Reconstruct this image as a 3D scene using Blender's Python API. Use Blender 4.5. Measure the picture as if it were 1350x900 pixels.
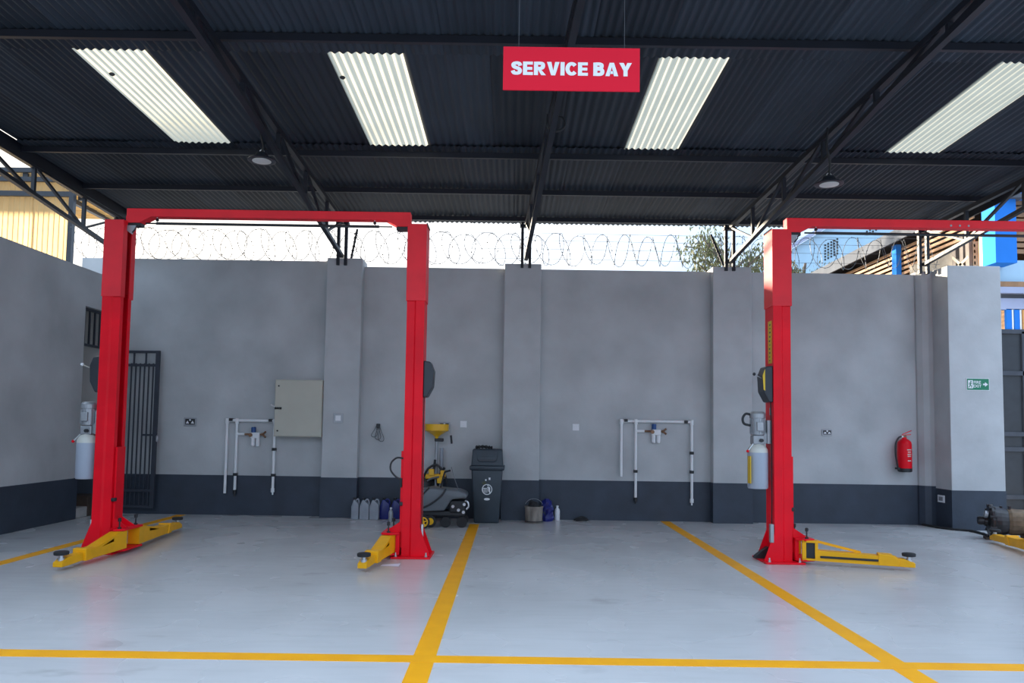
import bpy, bmesh, math, random
from mathutils import Vector, Matrix, Euler
random.seed(7)
scene = bpy.context.scene
for o in list(bpy.data.objects):
    bpy.data.objects.remove(o, do_unlink=True)
C = scene.collection

# ------------------------------------------------------------------ camera
F, PPX, PPY, CAMZ = 1000.0, 675.0, 500.0, 1.45        # in pixels of the 1350x900 frame
PITCH, ROLL = math.atan(62 / 1000), 0.0145
CAM_R = Matrix.Rotation(math.pi / 2 + PITCH, 3, 'X') @ Matrix.Rotation(ROLL, 3, 'Z')
cam = bpy.data.cameras.new('camera')
cam.sensor_width = 36
cam.lens = 36 * F / 1350
cam.shift_y = (PPY - 450) / 1350
cam.clip_end = 300
camo = bpy.data.objects.new('camera', cam)
camo.matrix_world = Matrix.Translation((0, 0, CAMZ)) @ CAM_R.to_4x4()
C.objects.link(camo)
scene.camera = camo

# ------------------------------------------------------------------ light
SUN_DIR = Vector((-0.72, 0.69, 0.169)).normalized()    # low late sun beyond the back wall
world = bpy.data.worlds.new('sky')
scene.world = world
world.use_nodes = True
nt = world.node_tree
nt.nodes.clear()
def N(t, **k):
    n = nt.nodes.new(t)
    for a, b in k.items():
        setattr(n, a, b)
    return n
geo = N('ShaderNodeTexCoord')
dot = N('ShaderNodeVectorMath', operation='DOT_PRODUCT')
dot.inputs[1].default_value = SUN_DIR
nt.links.new(geo.outputs['Generated'], dot.inputs[0])
glow = N('ShaderNodeValToRGB')
glow.color_ramp.elements[0].position = 0.50
glow.color_ramp.elements[0].color = (0, 0, 0, 1)
glow.color_ramp.elements[1].position = 1.0
glow.color_ramp.elements[1].color = (1, 1, 1, 1)
nt.links.new(dot.outputs['Value'], glow.inputs[0])
mp = N('ShaderNodeMapping')
mp.inputs['Scale'].default_value = (1.6, 1.6, 4.5)
nt.links.new(geo.outputs['Generated'], mp.inputs[0])
nz = N('ShaderNodeTexNoise')
nz.inputs['Scale'].default_value = 1.7
nz.inputs['Detail'].default_value = 6
nz.inputs['Roughness'].default_value = 0.55
nt.links.new(mp.outputs[0], nz.inputs[0])
cr = N('ShaderNodeValToRGB')
cr.color_ramp.elements[0].position = 0.52
cr.color_ramp.elements[0].color = (0.37, 0.49, 0.65, 1)
cr.color_ramp.elements[1].position = 0.84
cr.color_ramp.elements[1].color = (0.60, 0.66, 0.73, 1)
nt.links.new(nz.outputs[0], cr.inputs[0])
mx = N('ShaderNodeMix', data_type='RGBA')
mx.inputs['B'].default_value = (0.95, 0.87, 0.76, 1)
nt.links.new(glow.outputs[0], mx.inputs['Factor'])
nt.links.new(cr.outputs[0], mx.inputs['A'])
sep = N('ShaderNodeSeparateXYZ')                      # overcast-type sky: brighter towards the zenith
nt.links.new(geo.outputs['Generated'], sep.inputs[0])
grad = N('ShaderNodeMapRange')
grad.inputs['From Min'].default_value = 0.0
grad.inputs['From Max'].default_value = 1.0
grad.inputs['To Min'].default_value = 0.45
grad.inputs['To Max'].default_value = 1.35
nt.links.new(sep.outputs['Z'], grad.inputs['Value'])
sc = N('ShaderNodeVectorMath', operation='SCALE')
nt.links.new(mx.outputs['Result'], sc.inputs[0])
nt.links.new(grad.outputs[0], sc.inputs['Scale'])
bg = N('ShaderNodeBackground')
bg.inputs[1].default_value = 1.0
nt.links.new(sc.outputs[0], bg.inputs[0])
wo = N('ShaderNodeOutputWorld')
nt.links.new(bg.outputs[0], wo.inputs[0])

sun = bpy.data.lights.new('sun_offscreen', 'SUN')
sun.energy = 5.0
sun.angle = math.radians(2.0)
sun.color = (1.0, 0.86, 0.66)
suno = bpy.data.objects.new('sun_offscreen', sun)
suno.rotation_euler = SUN_DIR.to_track_quat('Z', 'Y').to_euler()
suno.location = (-20, 25, 12)
C.objects.link(suno)

scene.view_settings.view_transform = 'Standard'
scene.view_settings.look = 'None'
scene.view_settings.gamma = 1
scene.view_settings.use_curve_mapping = False
scene.view_settings.exposure = 1.85

# ------------------------------------------------------------------ helpers
def ray(px, py):
    return CAM_R @ Vector(((px - PPX) / F, -(py - PPY) / F, -1))
def fl(px, py, z=0.0):
    v = ray(px, py)
    return Vector((0, 0, CAMZ)) + v * ((z - CAMZ) / v.z)
def at(px, py, Y):
    v = ray(px, py)
    return Vector((0, 0, CAMZ)) + v * (Y / v.y)

MATS = {}
def mat(name, col, rough=0.6, metal=0.0, var=0.0, vscale=3.0, bump=0.0, bscale=40.0, dark=None, trans=0.0, spec=0.5, stretch=None, detail=4):
    """plain procedural material: colour varied by noise, optional fine bump"""
    if name in MATS:
        return MATS[name]
    m = bpy.data.materials.new(name)
    m.use_nodes = True
    t = m.node_tree
    b = t.nodes['Principled BSDF']
    b.inputs['Roughness'].default_value = rough
    b.inputs['Metallic'].default_value = metal
    b.inputs['Specular IOR Level'].default_value = spec
    c4 = (*col, 1)
    tc = t.nodes.new('ShaderNodeTexCoord')
    src = tc.outputs['Object']
    if stretch:
        mpn = t.nodes.new('ShaderNodeMapping')
        mpn.inputs['Scale'].default_value = stretch
        t.links.new(src, mpn.inputs[0])
        src = mpn.outputs[0]
    n = t.nodes.new('ShaderNodeTexNoise')
    n.inputs['Scale'].default_value = vscale
    n.inputs['Detail'].default_value = detail
    t.links.new(src, n.inputs[0])
    r = t.nodes.new('ShaderNodeValToRGB')
    r.color_ramp.elements[0].position = 0.3
    r.color_ramp.elements[1].position = 0.7
    lo = dark if dark else tuple(max(0, x * (1 - var)) for x in col)
    hi = tuple(min(1, x * (1 + var)) for x in col)
    r.color_ramp.elements[0].color = (*lo, 1)
    r.color_ramp.elements[1].color = (*hi, 1)
    t.links.new(n.outputs[0], r.inputs[0])
    t.links.new(r.outputs[0], b.inputs['Base Color'])
    if bump:
        n2 = t.nodes.new('ShaderNodeTexNoise')
        n2.inputs['Scale'].default_value = bscale
        n2.inputs['Detail'].default_value = 5
        t.links.new(src, n2.inputs[0])
        bp = t.nodes.new('ShaderNodeBump')
        bp.inputs['Strength'].default_value = bump
        bp.inputs['Distance'].default_value = 0.02
        t.links.new(n2.outputs[0], bp.inputs['Height'])
        t.links.new(bp.outputs[0], b.inputs['Normal'])
    if trans:
        tl = t.nodes.new('ShaderNodeBsdfTranslucent')
        t.links.new(r.outputs[0], tl.inputs[0])
        ms = t.nodes.new('ShaderNodeMixShader')
        ms.inputs[0].default_value = trans
        out = t.nodes['Material Output']
        t.links.new(b.outputs[0], ms.inputs[1])
        t.links.new(tl.outputs[0], ms.inputs[2])
        t.links.new(ms.outputs[0], out.inputs[0])
    MATS[name] = m
    return m

class MB:
    """collects shapes in one bmesh"""
    def __init__(self):
        self.bm = bmesh.new()
    def _add(self, vs, fs, M=None):
        bv = [self.bm.verts.new(M @ Vector(v) if M else v) for v in vs]
        for f in fs:
            try:
                self.bm.faces.new([bv[i] for i in f])
            except ValueError:
                pass
        return self
    def bx(self, x0, x1, y0, y1, z0, z1, M=None):
        vs = [(x, y, z) for z in (z0, z1) for y in (y0, y1) for x in (x0, x1)]
        return self._add(vs, [(0, 2, 3, 1), (4, 5, 7, 6), (0, 1, 5, 4), (2, 6, 7, 3), (0, 4, 6, 2), (1, 3, 7, 5)], M)
    def bar(self, a, b, w, h, up=(0, 0, 1)):
        """box from a to b, w wide sideways, h high"""
        a, b = Vector(a), Vector(b)
        d = b - a
        L = d.length
        d.normalize()
        u = Vector(up)
        s = d.cross(u)
        if s.length < 1e-4:
            s = d.cross(Vector((0, 1, 0)))
        s.normalize()
        u = s.cross(d)
        M = Matrix((s, d, u)).transposed().to_4x4()
        M.translation = a
        return self.bx(-w / 2, w / 2, 0, L, -h / 2, h / 2, M)
    def prism(self, poly, a, b, axis='y', M=None):
        """poly in the two other axes (in xyz order), swept from a to b along axis"""
        n = len(poly)
        def p(q, t):
            return {'x': (t, q[0], q[1]), 'y': (q[0], t, q[1]), 'z': (q[0], q[1], t)}[axis]
        vs = [p(q, a) for q in poly] + [p(q, b) for q in poly]
        fs = [tuple(range(n - 1, -1, -1)), tuple(range(n, 2 * n))] + [(i, (i + 1) % n, n + (i + 1) % n, n + i) for i in range(n)]
        return self._add(vs, fs, M)
    def lathe(self, prof, n=16, M=None):
        """profile of (r, z) about z"""
        vs, fs = [], []
        for r, z in prof:
            for k in range(n):
                t = 2 * math.pi * k / n
                vs.append((r * math.cos(t), r * math.sin(t), z))
        for i in range(len(prof) - 1):
            for k in range(n):
                k2 = (k + 1) % n
                fs.append((i * n + k, i * n + k2, (i + 1) * n + k2, (i + 1) * n + k))
        fs.append(tuple(range(n - 1, -1, -1)))
        fs.append(tuple((len(prof) - 1) * n + k for k in range(n)))
        return self._add(vs, fs, M)
    def cyl(self, a, b, r, n=12, r2=None):
        a, b = Vector(a), Vector(b)
        M = (b - a).to_track_quat('Z', 'Y').to_matrix().to_4x4()
        M.translation = a
        return self.lathe([(r, 0), (r if r2 is None else r2, (b - a).length)], n, M)
    def tube(self, pts, r, n=6, closed=False):
        pts = [Vector(p) for p in pts]
        m = len(pts)
        rings, prev = [], None
        for i, p in enumerate(pts):
            if closed:
                d = pts[(i + 1) % m] - pts[i - 1]
            else:
                d = pts[min(i + 1, m - 1)] - pts[max(i - 1, 0)]
            d.normalize()
            if prev is None:
                s = d.orthogonal().normalized()
            else:
                s = (prev - d * prev.dot(d)).normalized()
            prev = s
            u = d.cross(s)
            rr = r[i] if isinstance(r, (list, tuple)) else r
            rings.append([self.bm.verts.new(p + (s * math.cos(2 * math.pi * k / n) + u * math.sin(2 * math.pi * k / n)) * rr) for k in range(n)])
        for i in range(m if closed else m - 1):
            A, B = rings[i], rings[(i + 1) % m]
            for k in range(n):
                self.bm.faces.new((A[k], A[(k + 1) % n], B[(k + 1) % n], B[k]))
        if not closed:
            self.bm.faces.new(rings[0][::-1])
            self.bm.faces.new(rings[-1])
        return self
    def bevel(self, off=0.006, seg=2, ang=30):
        self.bm.normal_update()
        es = [e for e in self.bm.edges if len(e.link_faces) == 2 and e.calc_face_angle(0) > math.radians(ang)]
        bmesh.ops.bevel(self.bm, geom=es, offset=off, segments=seg, affect='EDGES', profile=0.5, clamp_overlap=True)
        return self
    def build(self, name, m, parent=None, smooth=False, world=False, kind=None, label=None):
        bm = self.bm
        bmesh.ops.recalc_face_normals(bm, faces=bm.faces[:])
        loc = None
        if parent is None:
            xs = [v.co.x for v in bm.verts]; ys = [v.co.y for v in bm.verts]; zs = [v.co.z for v in bm.verts]
            loc = Vector(((min(xs) + max(xs)) / 2, (min(ys) + max(ys)) / 2, min(zs)))
            bmesh.ops.translate(bm, vec=-loc, verts=bm.verts[:])
        elif world:
            r = parent
            while r.parent:
                r = r.parent
            bmesh.ops.transform(bm, matrix=r.matrix_basis.inverted(), verts=bm.verts[:])
        me = bpy.data.meshes.new(name)
        bm.to_mesh(me)
        bm.free()
        if smooth:
            me.polygons.foreach_set('use_smooth', [True] * len(me.polygons))
            if hasattr(me, 'set_sharp_from_angle'):
                me.set_sharp_from_angle(angle=math.radians(40))
        me.materials.append(MATS[m] if isinstance(m, str) else m)
        o = bpy.data.objects.new(name, me)
        C.objects.link(o)
        if parent is not None:
            o.parent = parent
        if loc is not None:
            o.location = loc
        if kind:
            o['kind'] = kind
        if label:
            o['label'] = label
        return o

def tag(o, label, cat, group=None):
    o['label'] = label
    o['category'] = cat
    if group:
        o['group'] = group
    return o
def thing(name, label, cat, loc=(0, 0, 0), rz=0.0, group=None):
    o = bpy.data.objects.new(name, None)
    o.empty_display_size = 0.1
    o.location = loc
    o.rotation_euler = (0, 0, rz)
    C.objects.link(o)
    o.matrix_basis  # location and rotation only
    return tag(o, label, cat, group)
def struct(name, loc=(0, 0, 0)):
    o = bpy.data.objects.new(name, None)
    o.location = loc
    o.empty_display_size = 0.1
    o['kind'] = 'structure'
    C.objects.link(o)
    return o
def text_mesh(s, size, name, m, parent, M, offset=0.0, depth=0.002, space=1.0):
    cu = bpy.data.curves.new(name, 'FONT')
    cu.body = s
    cu.size = size
    cu.offset = offset
    cu.extrude = depth
    cu.align_x = 'CENTER'
    cu.align_y = 'CENTER'
    cu.space_character = space
    tmp = bpy.data.objects.new(name, cu)
    C.objects.link(tmp)
    dg = bpy.context.evaluated_depsgraph_get()
    me = bpy.data.meshes.new_from_object(tmp.evaluated_get(dg))
    bpy.data.objects.remove(tmp, do_unlink=True)
    me.transform(M)
    me.materials.clear()
    me.materials.append(MATS[m])
    o = bpy.data.objects.new(name, me)
    C.objects.link(o)
    o.parent = parent
    return o
def arc(c, r, a0, a1, n, ax=(1, 0, 0), ay=(0, 0, 1)):
    c, ax, ay = Vector(c), Vector(ax), Vector(ay)
    return [c + ax * (r * math.cos(a0 + (a1 - a0) * i / n)) + ay * (r * math.sin(a0 + (a1 - a0) * i / n)) for i in range(n + 1)]
def smooth_path(pts, k=6):
    """Catmull-Rom through pts"""
    pts = [Vector(p) for p in pts]
    P = [pts[0] * 2 - pts[1]] + pts + [pts[-1] * 2 - pts[-2]]
    out = []
    for i in range(1, len(P) - 2):
        for j in range(k):
            t = j / k
            a, b, c, d = P[i - 1], P[i], P[i + 1], P[i + 2]
            out.append(0.5 * ((2 * b) + (c - a) * t + (2 * a - 5 * b + 4 * c - d) * t * t + (3 * b - a - 3 * c + d) * t ** 3))
    out.append(pts[-1])
    return out
FACE = Matrix(((1, 0, 0, 0), (0, 0, -1, 0), (0, 1, 0, 0), (0, 0, 0, 1)))   # text plane stood up, facing -y

# ------------------------------------------------------------------ materials
mat('wall', (0.48, 0.492, 0.50), 0.75, var=0.15, vscale=1.3, bump=0.12, bscale=14, detail=9)
mat('pillar', (0.48, 0.492, 0.50), 0.7, var=0.11, vscale=2.0, bump=0.12, bscale=14, detail=9)
mat('dado', (0.034, 0.046, 0.068), 0.55, var=0.18, vscale=3.0, bump=0.1, bscale=20, detail=7)
mat('line', (0.99, 0.41, 0.002), 0.45, var=0.08, vscale=5, spec=0.25)
mat('yard', (0.30, 0.29, 0.27), 0.9, var=0.12, vscale=1.2)
mat('roof', (0.026, 0.034, 0.046), 0.6, var=0.22, vscale=2.5, stretch=(1, 0.25, 1), spec=0.2)
mat('skylight', (0.43, 0.395, 0.305), 0.5, var=0.05, vscale=2.0, trans=0.75)
mat('steel', (0.008, 0.010, 0.018), 0.5, var=0.2, vscale=4)
mat('red', (0.86, 0.003, 0.016), 0.38, var=0.10, vscale=3, spec=0.22)
mat('sleeve_red', (0.86, 0.003, 0.016), 0.55, var=0.10, vscale=3, spec=0.6)
mat('yellow', (0.90, 0.42, 0.006), 0.42, var=0.08, vscale=6, spec=0.3)
mat('black', (0.014, 0.015, 0.018), 0.45, var=0.2, vscale=8)
mat('rubber', (0.02, 0.02, 0.022), 0.8, var=0.2, vscale=8)
mat('cover', (0.022, 0.026, 0.034), 0.4, var=0.15, vscale=6)
mat('chrome', (0.62, 0.63, 0.65), 0.28, metal=0.9, var=0.06, vscale=6)
mat('alu', (0.36, 0.37, 0.39), 0.4, metal=0.5, var=0.1, vscale=6)
mat('tank', (0.38, 0.42, 0.50), 0.35, var=0.05, vscale=3)
mat('tank_top', (0.62, 0.61, 0.55), 0.35, var=0.04, vscale=3)
mat('pipe', (0.82, 0.83, 0.84), 0.35, var=0.03, vscale=3)
mat('white', (0.80, 0.81, 0.83), 0.4, var=0.03, vscale=4)
mat('panel', (0.52, 0.50, 0.42), 0.5, var=0.04, vscale=3)
mat('sign_red', (0.74, 0.008, 0.030), 0.5, var=0.02, vscale=2, spec=0.15)
mat('sign_green', (0.008, 0.20, 0.10), 0.4, var=0.04, vscale=3)
mat('bin', (0.030, 0.044, 0.058), 0.45, var=0.15, vscale=5)
mat('gate', (0.038, 0.045, 0.062), 0.5, var=0.15, vscale=5)
mat('brass', (0.26, 0.14, 0.08), 0.4, metal=0.5, var=0.2, vscale=10)
mat('blue_cap', (0.012, 0.07, 0.25), 0.4, var=0.1)
mat('jug_grey', (0.30, 0.32, 0.36), 0.35, var=0.15, vscale=6)
mat('jug_blue', (0.012, 0.018, 0.16), 0.35, var=0.2, vscale=8)
mat('hood', (0.13, 0.145, 0.16), 0.4, var=0.1, vscale=4)
mat('funnel', (0.86, 0.46, 0.012), 0.35, var=0.06, vscale=4)
mat('bucket', (0.23, 0.20, 0.17), 0.55, var=0.4, vscale=14, stretch=(1, 1, 0.25))
mat('rust', (0.15, 0.10, 0.06), 0.6, var=0.5, vscale=9, metal=0.3)
mat('oily', (0.03, 0.027, 0.028), 0.3, var=0.4, vscale=9, metal=0.4)
mat('wire', (0.13, 0.135, 0.145), 0.6, metal=0.2, var=0.1)
mat('yellow_sheet', (0.62, 0.46, 0.24), 0.5, var=0.14, vscale=1.2, trans=0.6, stretch=(3, 3, 0.5))
mat('wood', (0.34, 0.19, 0.10), 0.7, var=0.25, vscale=5)
mat('wood_dark', (0.06, 0.042, 0.032), 0.8, var=0.3, vscale=5)
mat('blue', (0.03, 0.20, 0.66), 0.9, var=0.06, vscale=3, spec=0.1)
mat('pale_blue', (0.40, 0.60, 0.76), 0.6, var=0.05, vscale=2)
mat('lavender', (0.36, 0.40, 0.56), 0.5, var=0.06, vscale=2)
mat('stone', (0.33, 0.28, 0.22), 0.8, var=0.22, vscale=4)
mat('roof_grey', (0.10, 0.11, 0.13), 0.9, var=0.15, vscale=2, spec=0.1)
mat('leaf', (0.11, 0.125, 0.06), 0.6, var=0.35, vscale=1.5, trans=0.3)
mat('bark', (0.12, 0.10, 0.09), 0.8, var=0.3, vscale=4)
mat('apron', (0.60, 0.58, 0.54), 0.9, var=0.1, vscale=2)
mat('orange', (0.62, 0.30, 0.10), 0.6, var=0.15, vscale=3)
mat('paper', (0.72, 0.70, 0.80), 0.6, var=0.05)
mat('label_yellow', (0.72, 0.46, 0.02), 0.5, var=0.03)
mat('lens', (0.55, 0.57, 0.55), 0.3, var=0.03)
mat('concrete', (0.42, 0.40, 0.38), 0.85, var=0.2, vscale=5)

def vary_by_piece(name, lo, hi):
    """each sheet has weathered to a slightly different tone"""
    t = MATS[name].node_tree
    oi = t.nodes.new('ShaderNodeObjectInfo')
    rr = next(n for n in t.nodes if n.type == 'VALTORGB')
    mr = t.nodes.new('ShaderNodeMapRange')
    mr.inputs['To Min'].default_value = lo
    mr.inputs['To Max'].default_value = hi
    t.links.new(oi.outputs['Random'], mr.inputs['Value'])
    mm = t.nodes.new('ShaderNodeVectorMath')
    mm.operation = 'SCALE'
    t.links.new(rr.outputs[0], mm.inputs[0])
    t.links.new(mr.outputs[0], mm.inputs['Scale'])
    for l in list(t.links):
        if l.from_socket == rr.outputs[0] and l.to_node != mm:
            t.links.new(mm.outputs[0], l.to_socket)
vary_by_piece('roof', 0.75, 1.3)

def floor_material():
    m = bpy.data.materials.new('floor_paint')
    m.use_nodes = True
    t = m.node_tree
    b = t.nodes['Principled BSDF']
    tc = t.nodes.new('ShaderNodeTexCoord')
    def noise(scale, detail, stretch=(1, 1, 1), rough=0.5):
        mp_ = t.nodes.new('ShaderNodeMapping')
        mp_.inputs['Scale'].default_value = stretch
        t.links.new(tc.outputs['Object'], mp_.inputs[0])
        n = t.nodes.new('ShaderNodeTexNoise')
        n.inputs['Scale'].default_value = scale
        n.inputs['Detail'].default_value = detail
        n.inputs['Roughness'].default_value = rough
        t.links.new(mp_.outputs[0], n.inputs[0])
        return n
    def ramp(n, stops):
        r = t.nodes.new('ShaderNodeValToRGB')
        r.color_ramp.elements[0].position, r.color_ramp.elements[0].color = stops[0][0], (*stops[0][1], 1)
        r.color_ramp.elements[1].position, r.color_ramp.elements[1].color = stops[1][0], (*stops[1][1], 1)
        t.links.new(n.outputs[0], r.inputs[0])
        return r
    base = ramp(noise(0.7, 3), [(0.3, (0.545, 0.54, 0.54)), (0.7, (0.635, 0.63, 0.63))])
    stain = ramp(noise(1.5, 4, (1, 1.6, 1), 0.55), [(0.64, (1, 1, 1)), (0.84, (0.55, 0.53, 0.51))])
    scuff = ramp(noise(6, 3, (0.35, 2.0, 1), 0.5), [(0.45, (1, 1, 1)), (0.90, (0.90, 0.895, 0.89))])
    def mul(a, c):
        x = t.nodes.new('ShaderNodeMix')
        x.data_type = 'RGBA'
        x.blend_type = 'MULTIPLY'
        x.inputs['Factor'].default_value = 1
        t.links.new(a, x.inputs['A'])
        t.links.new(c, x.inputs['B'])
        return x.outputs['Result']
    t.links.new(mul(mul(base.outputs[0], stain.outputs[0]), scuff.outputs[0]), b.inputs['Base Color'])
    rg = ramp(noise(1.2, 2), [(0.3, (0.20,) * 3), (0.7, (0.32,) * 3)])
    t.links.new(rg.outputs[0], b.inputs['Roughness'])
    b.inputs['Specular IOR Level'].default_value = 0.5
    bp = t.nodes.new('ShaderNodeBump')
    bp.inputs['Strength'].default_value = 0.05
    bp.inputs['Distance'].default_value = 0.01
    t.links.new(noise(2.0, 2).outputs[0], bp.inputs['Height'])
    t.links.new(bp.outputs[0], b.inputs['Normal'])
    MATS['floor'] = m
floor_material()

# ================================================================== SETTING
YB = 12.03            # face of the back wall
XL = -6.40            # face of the left wall
MB().bx(XL - 0.2, 14, -3, 13.2, -0.15, 0).build('floor', 'floor', kind='structure')
MB().bx(-60, 60, -40, 90, -0.4, -0.151).build('ground', 'yard', kind='structure')
# back wall: left section, an added stub blocking sun at the alley end, and the long right section
wb = MB()
wb.bx(XL - 0.52, -2.9, YB, YB + 0.2, 0, 4.05)
wb.bx(XL - 1.25, XL - 0.52, YB, YB + 0.2, 0, 3.45)
wb.bx(-2.9, 6.9, YB, YB + 0.2, 0, 3.97)
wall_back = wb.build('wall_back', 'wall', kind='structure')
PIL = [(-2.95, -2.39, 4.07), (-0.14, 0.44, 4.02), (3.15, 3.76, 4.02)]
for i, (a, b, h) in enumerate(PIL):
    MB().bx(a, b, YB - 0.17, YB + 0.24, 0, h).bevel(0.012).build('trim_%d' % (i + 1), 'pillar', kind='structure')
# corner: slim rounded column and the big end pillar
MB().prism([(6.42, YB + 0.1), (6.42, YB - 0.04), (6.47, YB - 0.12), (6.55, YB - 0.15), (6.66, YB - 0.15), (6.66, YB + 0.1)], 0, 4.0, 'z').build('trim_4', 'wall', kind='structure')
MB().bx(6.62, 7.43, 11.45, YB + 0.24, 0, 4.0).bevel(0.008).build('trim_5', 'pillar', kind='structure')
LY, LZ, OZ = 11.28, 3.72, 3.16          # the left wall stops at a narrow side opening beside the back wall
MB().bx(XL - 0.2, XL, -2.5, LY, 0, LZ).bx(XL - 0.2, XL, LY, YB, OZ, LZ).build('wall_left', 'wall', kind='structure')
# unseen wall and roof outside, added to keep that opening dark
MB().bx(XL - 1.25, XL - 1.05, 6.5, YB, 0, 3.5).build('wall_added_shade', 'wall', kind='structure')
MB().bx(XL - 1.25, XL - 0.2, 6.5, YB + 0.2, 3.4, 3.5).build('ceiling_added_shade', 'concrete', kind='structure')
# dark painted dado
DZ, T = 0.62, 0.004
d = MB()
d.bx(XL - 0.52, -2.95, YB - T, YB, 0, DZ)
d.bx(-2.39, -0.14, YB - T, YB, 0, DZ)
d.bx(0.44, 3.15, YB - T, YB, 0, DZ)
d.bx(3.76, 6.42, YB - T, YB, 0, DZ)
for a, b, h in PIL:
    d.bx(a - T, b + T, YB - 0.17 - T, YB, 0, DZ)
d.prism([(6.42 - T, YB), (6.42 - T, YB - 0.04), (6.47 - T, YB - 0.12 - T), (6.55, YB - 0.15 - T), (6.62, YB - 0.15 - T), (6.62, YB)], 0, DZ, 'z')
d.bx(6.62 - T, 7.43 + T, 11.45 - T, YB, 0, DZ - 0.03)
d.build('baseboard_back', 'dado', kind='structure')
MB().bx(XL, XL + T, -2.5, LY, 0, 0.60).build('baseboard_left', 'dado', kind='structure')
# steps outside the side opening
st = MB().bx(-6.95, -6.42, 11.3, 11.62, 0, 0.15).bevel(0.01).build('doorstep', 'concrete')
tag(st, 'low pale concrete doorstep in the narrow side opening', 'step')
st = MB().bx(-6.95, -6.42, 11.63, 12.02, 0, 0.30).bevel(0.01).build('doorstep', 'wood_dark')
tag(st, 'higher dark brown step behind the pale doorstep', 'step')

# floor lines
LW = 0.072
for x, y0, y1, lb in ((-0.525, 1.2, 11.35, 'yellow painted bay line ending at the grey wheelie bin'),
                      (2.43, 1.2, YB - 0.02, 'yellow painted bay line passing the red lift post with yellow label'),
                      (-5.13, 1.2, 11.95, 'yellow painted bay line behind the lift post beside the left wall')):
    tag(MB().bx(x - LW, x + LW, y0, y1, 0, 0.0015).build('painted_line', 'line'), lb, 'floor marking')
tag(MB().bx(-6.6, 9.5, 4.745, 4.885, 0, 0.0022).build('painted_line', 'line'), 'yellow painted cross line running across all the bays', 'floor marking')

# ------------------------------------------------------------------ roof
def zr(Y):
    return 4.78 + 0.025 * (11.9 - Y)
RX0, RX1 = -6.13, 6.78
SLOPE = math.atan(0.025)
ceiling = struct('ceiling', (0, 0, 4.6))
SHEETS = {}
def sheet_mesh(w, L, waves, m):
    k = (round(w, 3), round(L, 3), waves, m)
    if k in SHEETS:
        return SHEETS[k]
    bm = bmesh.new()
    n = waves * 8
    rows = []
    for j in range(2):
        rows.append([bm.verts.new((w * i / n, -L * j, 0.010 * math.cos(2 * math.pi * waves * i / n))) for i in range(n + 1)])
    for i in range(n):
        bm.faces.new((rows[0][i], rows[1][i], rows[1][i + 1], rows[0][i + 1]))
    me = bpy.data.meshes.new('roof_sheet')
    bm.to_mesh(me)
    bm.free()
    me.polygons.foreach_set('use_smooth', [True] * len(me.polygons))
    me.materials.append(MATS[m])
    SHEETS[k] = me
    return me
def add_sheet(name, x, y1, y0, w, waves, m, lift):
    L = (y1 - y0) / math.cos(SLOPE)
    o = bpy.data.objects.new(name, sheet_mesh(w, L, waves, m))
    C.objects.link(o)
    o.parent = ceiling
    o.location = (x, y1, zr(y1) + lift - 4.6)
    o.rotation_euler = (-SLOPE, 0, 0)
    return o
SKY = [(-4.20, -3.50), (-1.80, -1.07), (1.32, 2.0), (4.52, 5.20)]
def row(y1, y0, lift, sky):
    segs, x = [], RX0
    if sky:
        for a, b in SKY:
            segs.append((x, a, False))
            segs.append((a, b, True))
            x = b
    segs.append((x, RX1, False))
    for a, b, s in segs:
        n = 1 if s else max(1, round((b - a) / 0.684))
        w = (b - a) / n
        for i in range(n):
            dz = lift + random.uniform(-0.004, 0.004)
            if s:
                add_sheet('skylight_sheet', a, y1, y0, w, 9, 'skylight', dz)
            else:
                add_sheet('roof_sheet', a + i * w, y1, y0, w + 0.03, 9, 'roof', dz)
row(12.25, 9.05, 0.0, False)
row(9.40, 6.58, 0.024, True)
row(6.88, 4.7, 0.0, False)
for Y in (11.88, 10.6, 9.25, 6.55, 4.85):
    z = zr(Y)
    p = MB()
    p.bx(RX0, RX1, Y - 0.03, Y + 0.03, z - 0.072, z - 0.012)
    p.bx(RX0, RX1, Y - 0.03, Y - 0.025, z - 0.080, z - 0.072)
    p.build('purlin', 'steel', ceiling, world=True)
# side fascia
for x in (RX0 - 0.01, RX1 + 0.01):
    MB().bar((x, 12.2, zr(12.2) - 0.06), (x, 4.72, zr(4.72) - 0.06), 0.02, 0.17).build('verge_trim', 'steel', ceiling, world=True)
# small bird droppings / hole plugs on two skylights
for px, py in ((148, 89), (452, 88)):
    q = at(px, py, 7.35)
    MB().lathe([(0.022, -0.01), (0.03, 0.0), (0.02, 0.012)], 8, Matrix.Translation((q.x, 7.35, zr(7.35) - 0.004))).build('debris_patch', 'black', ceiling, world=True)

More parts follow.
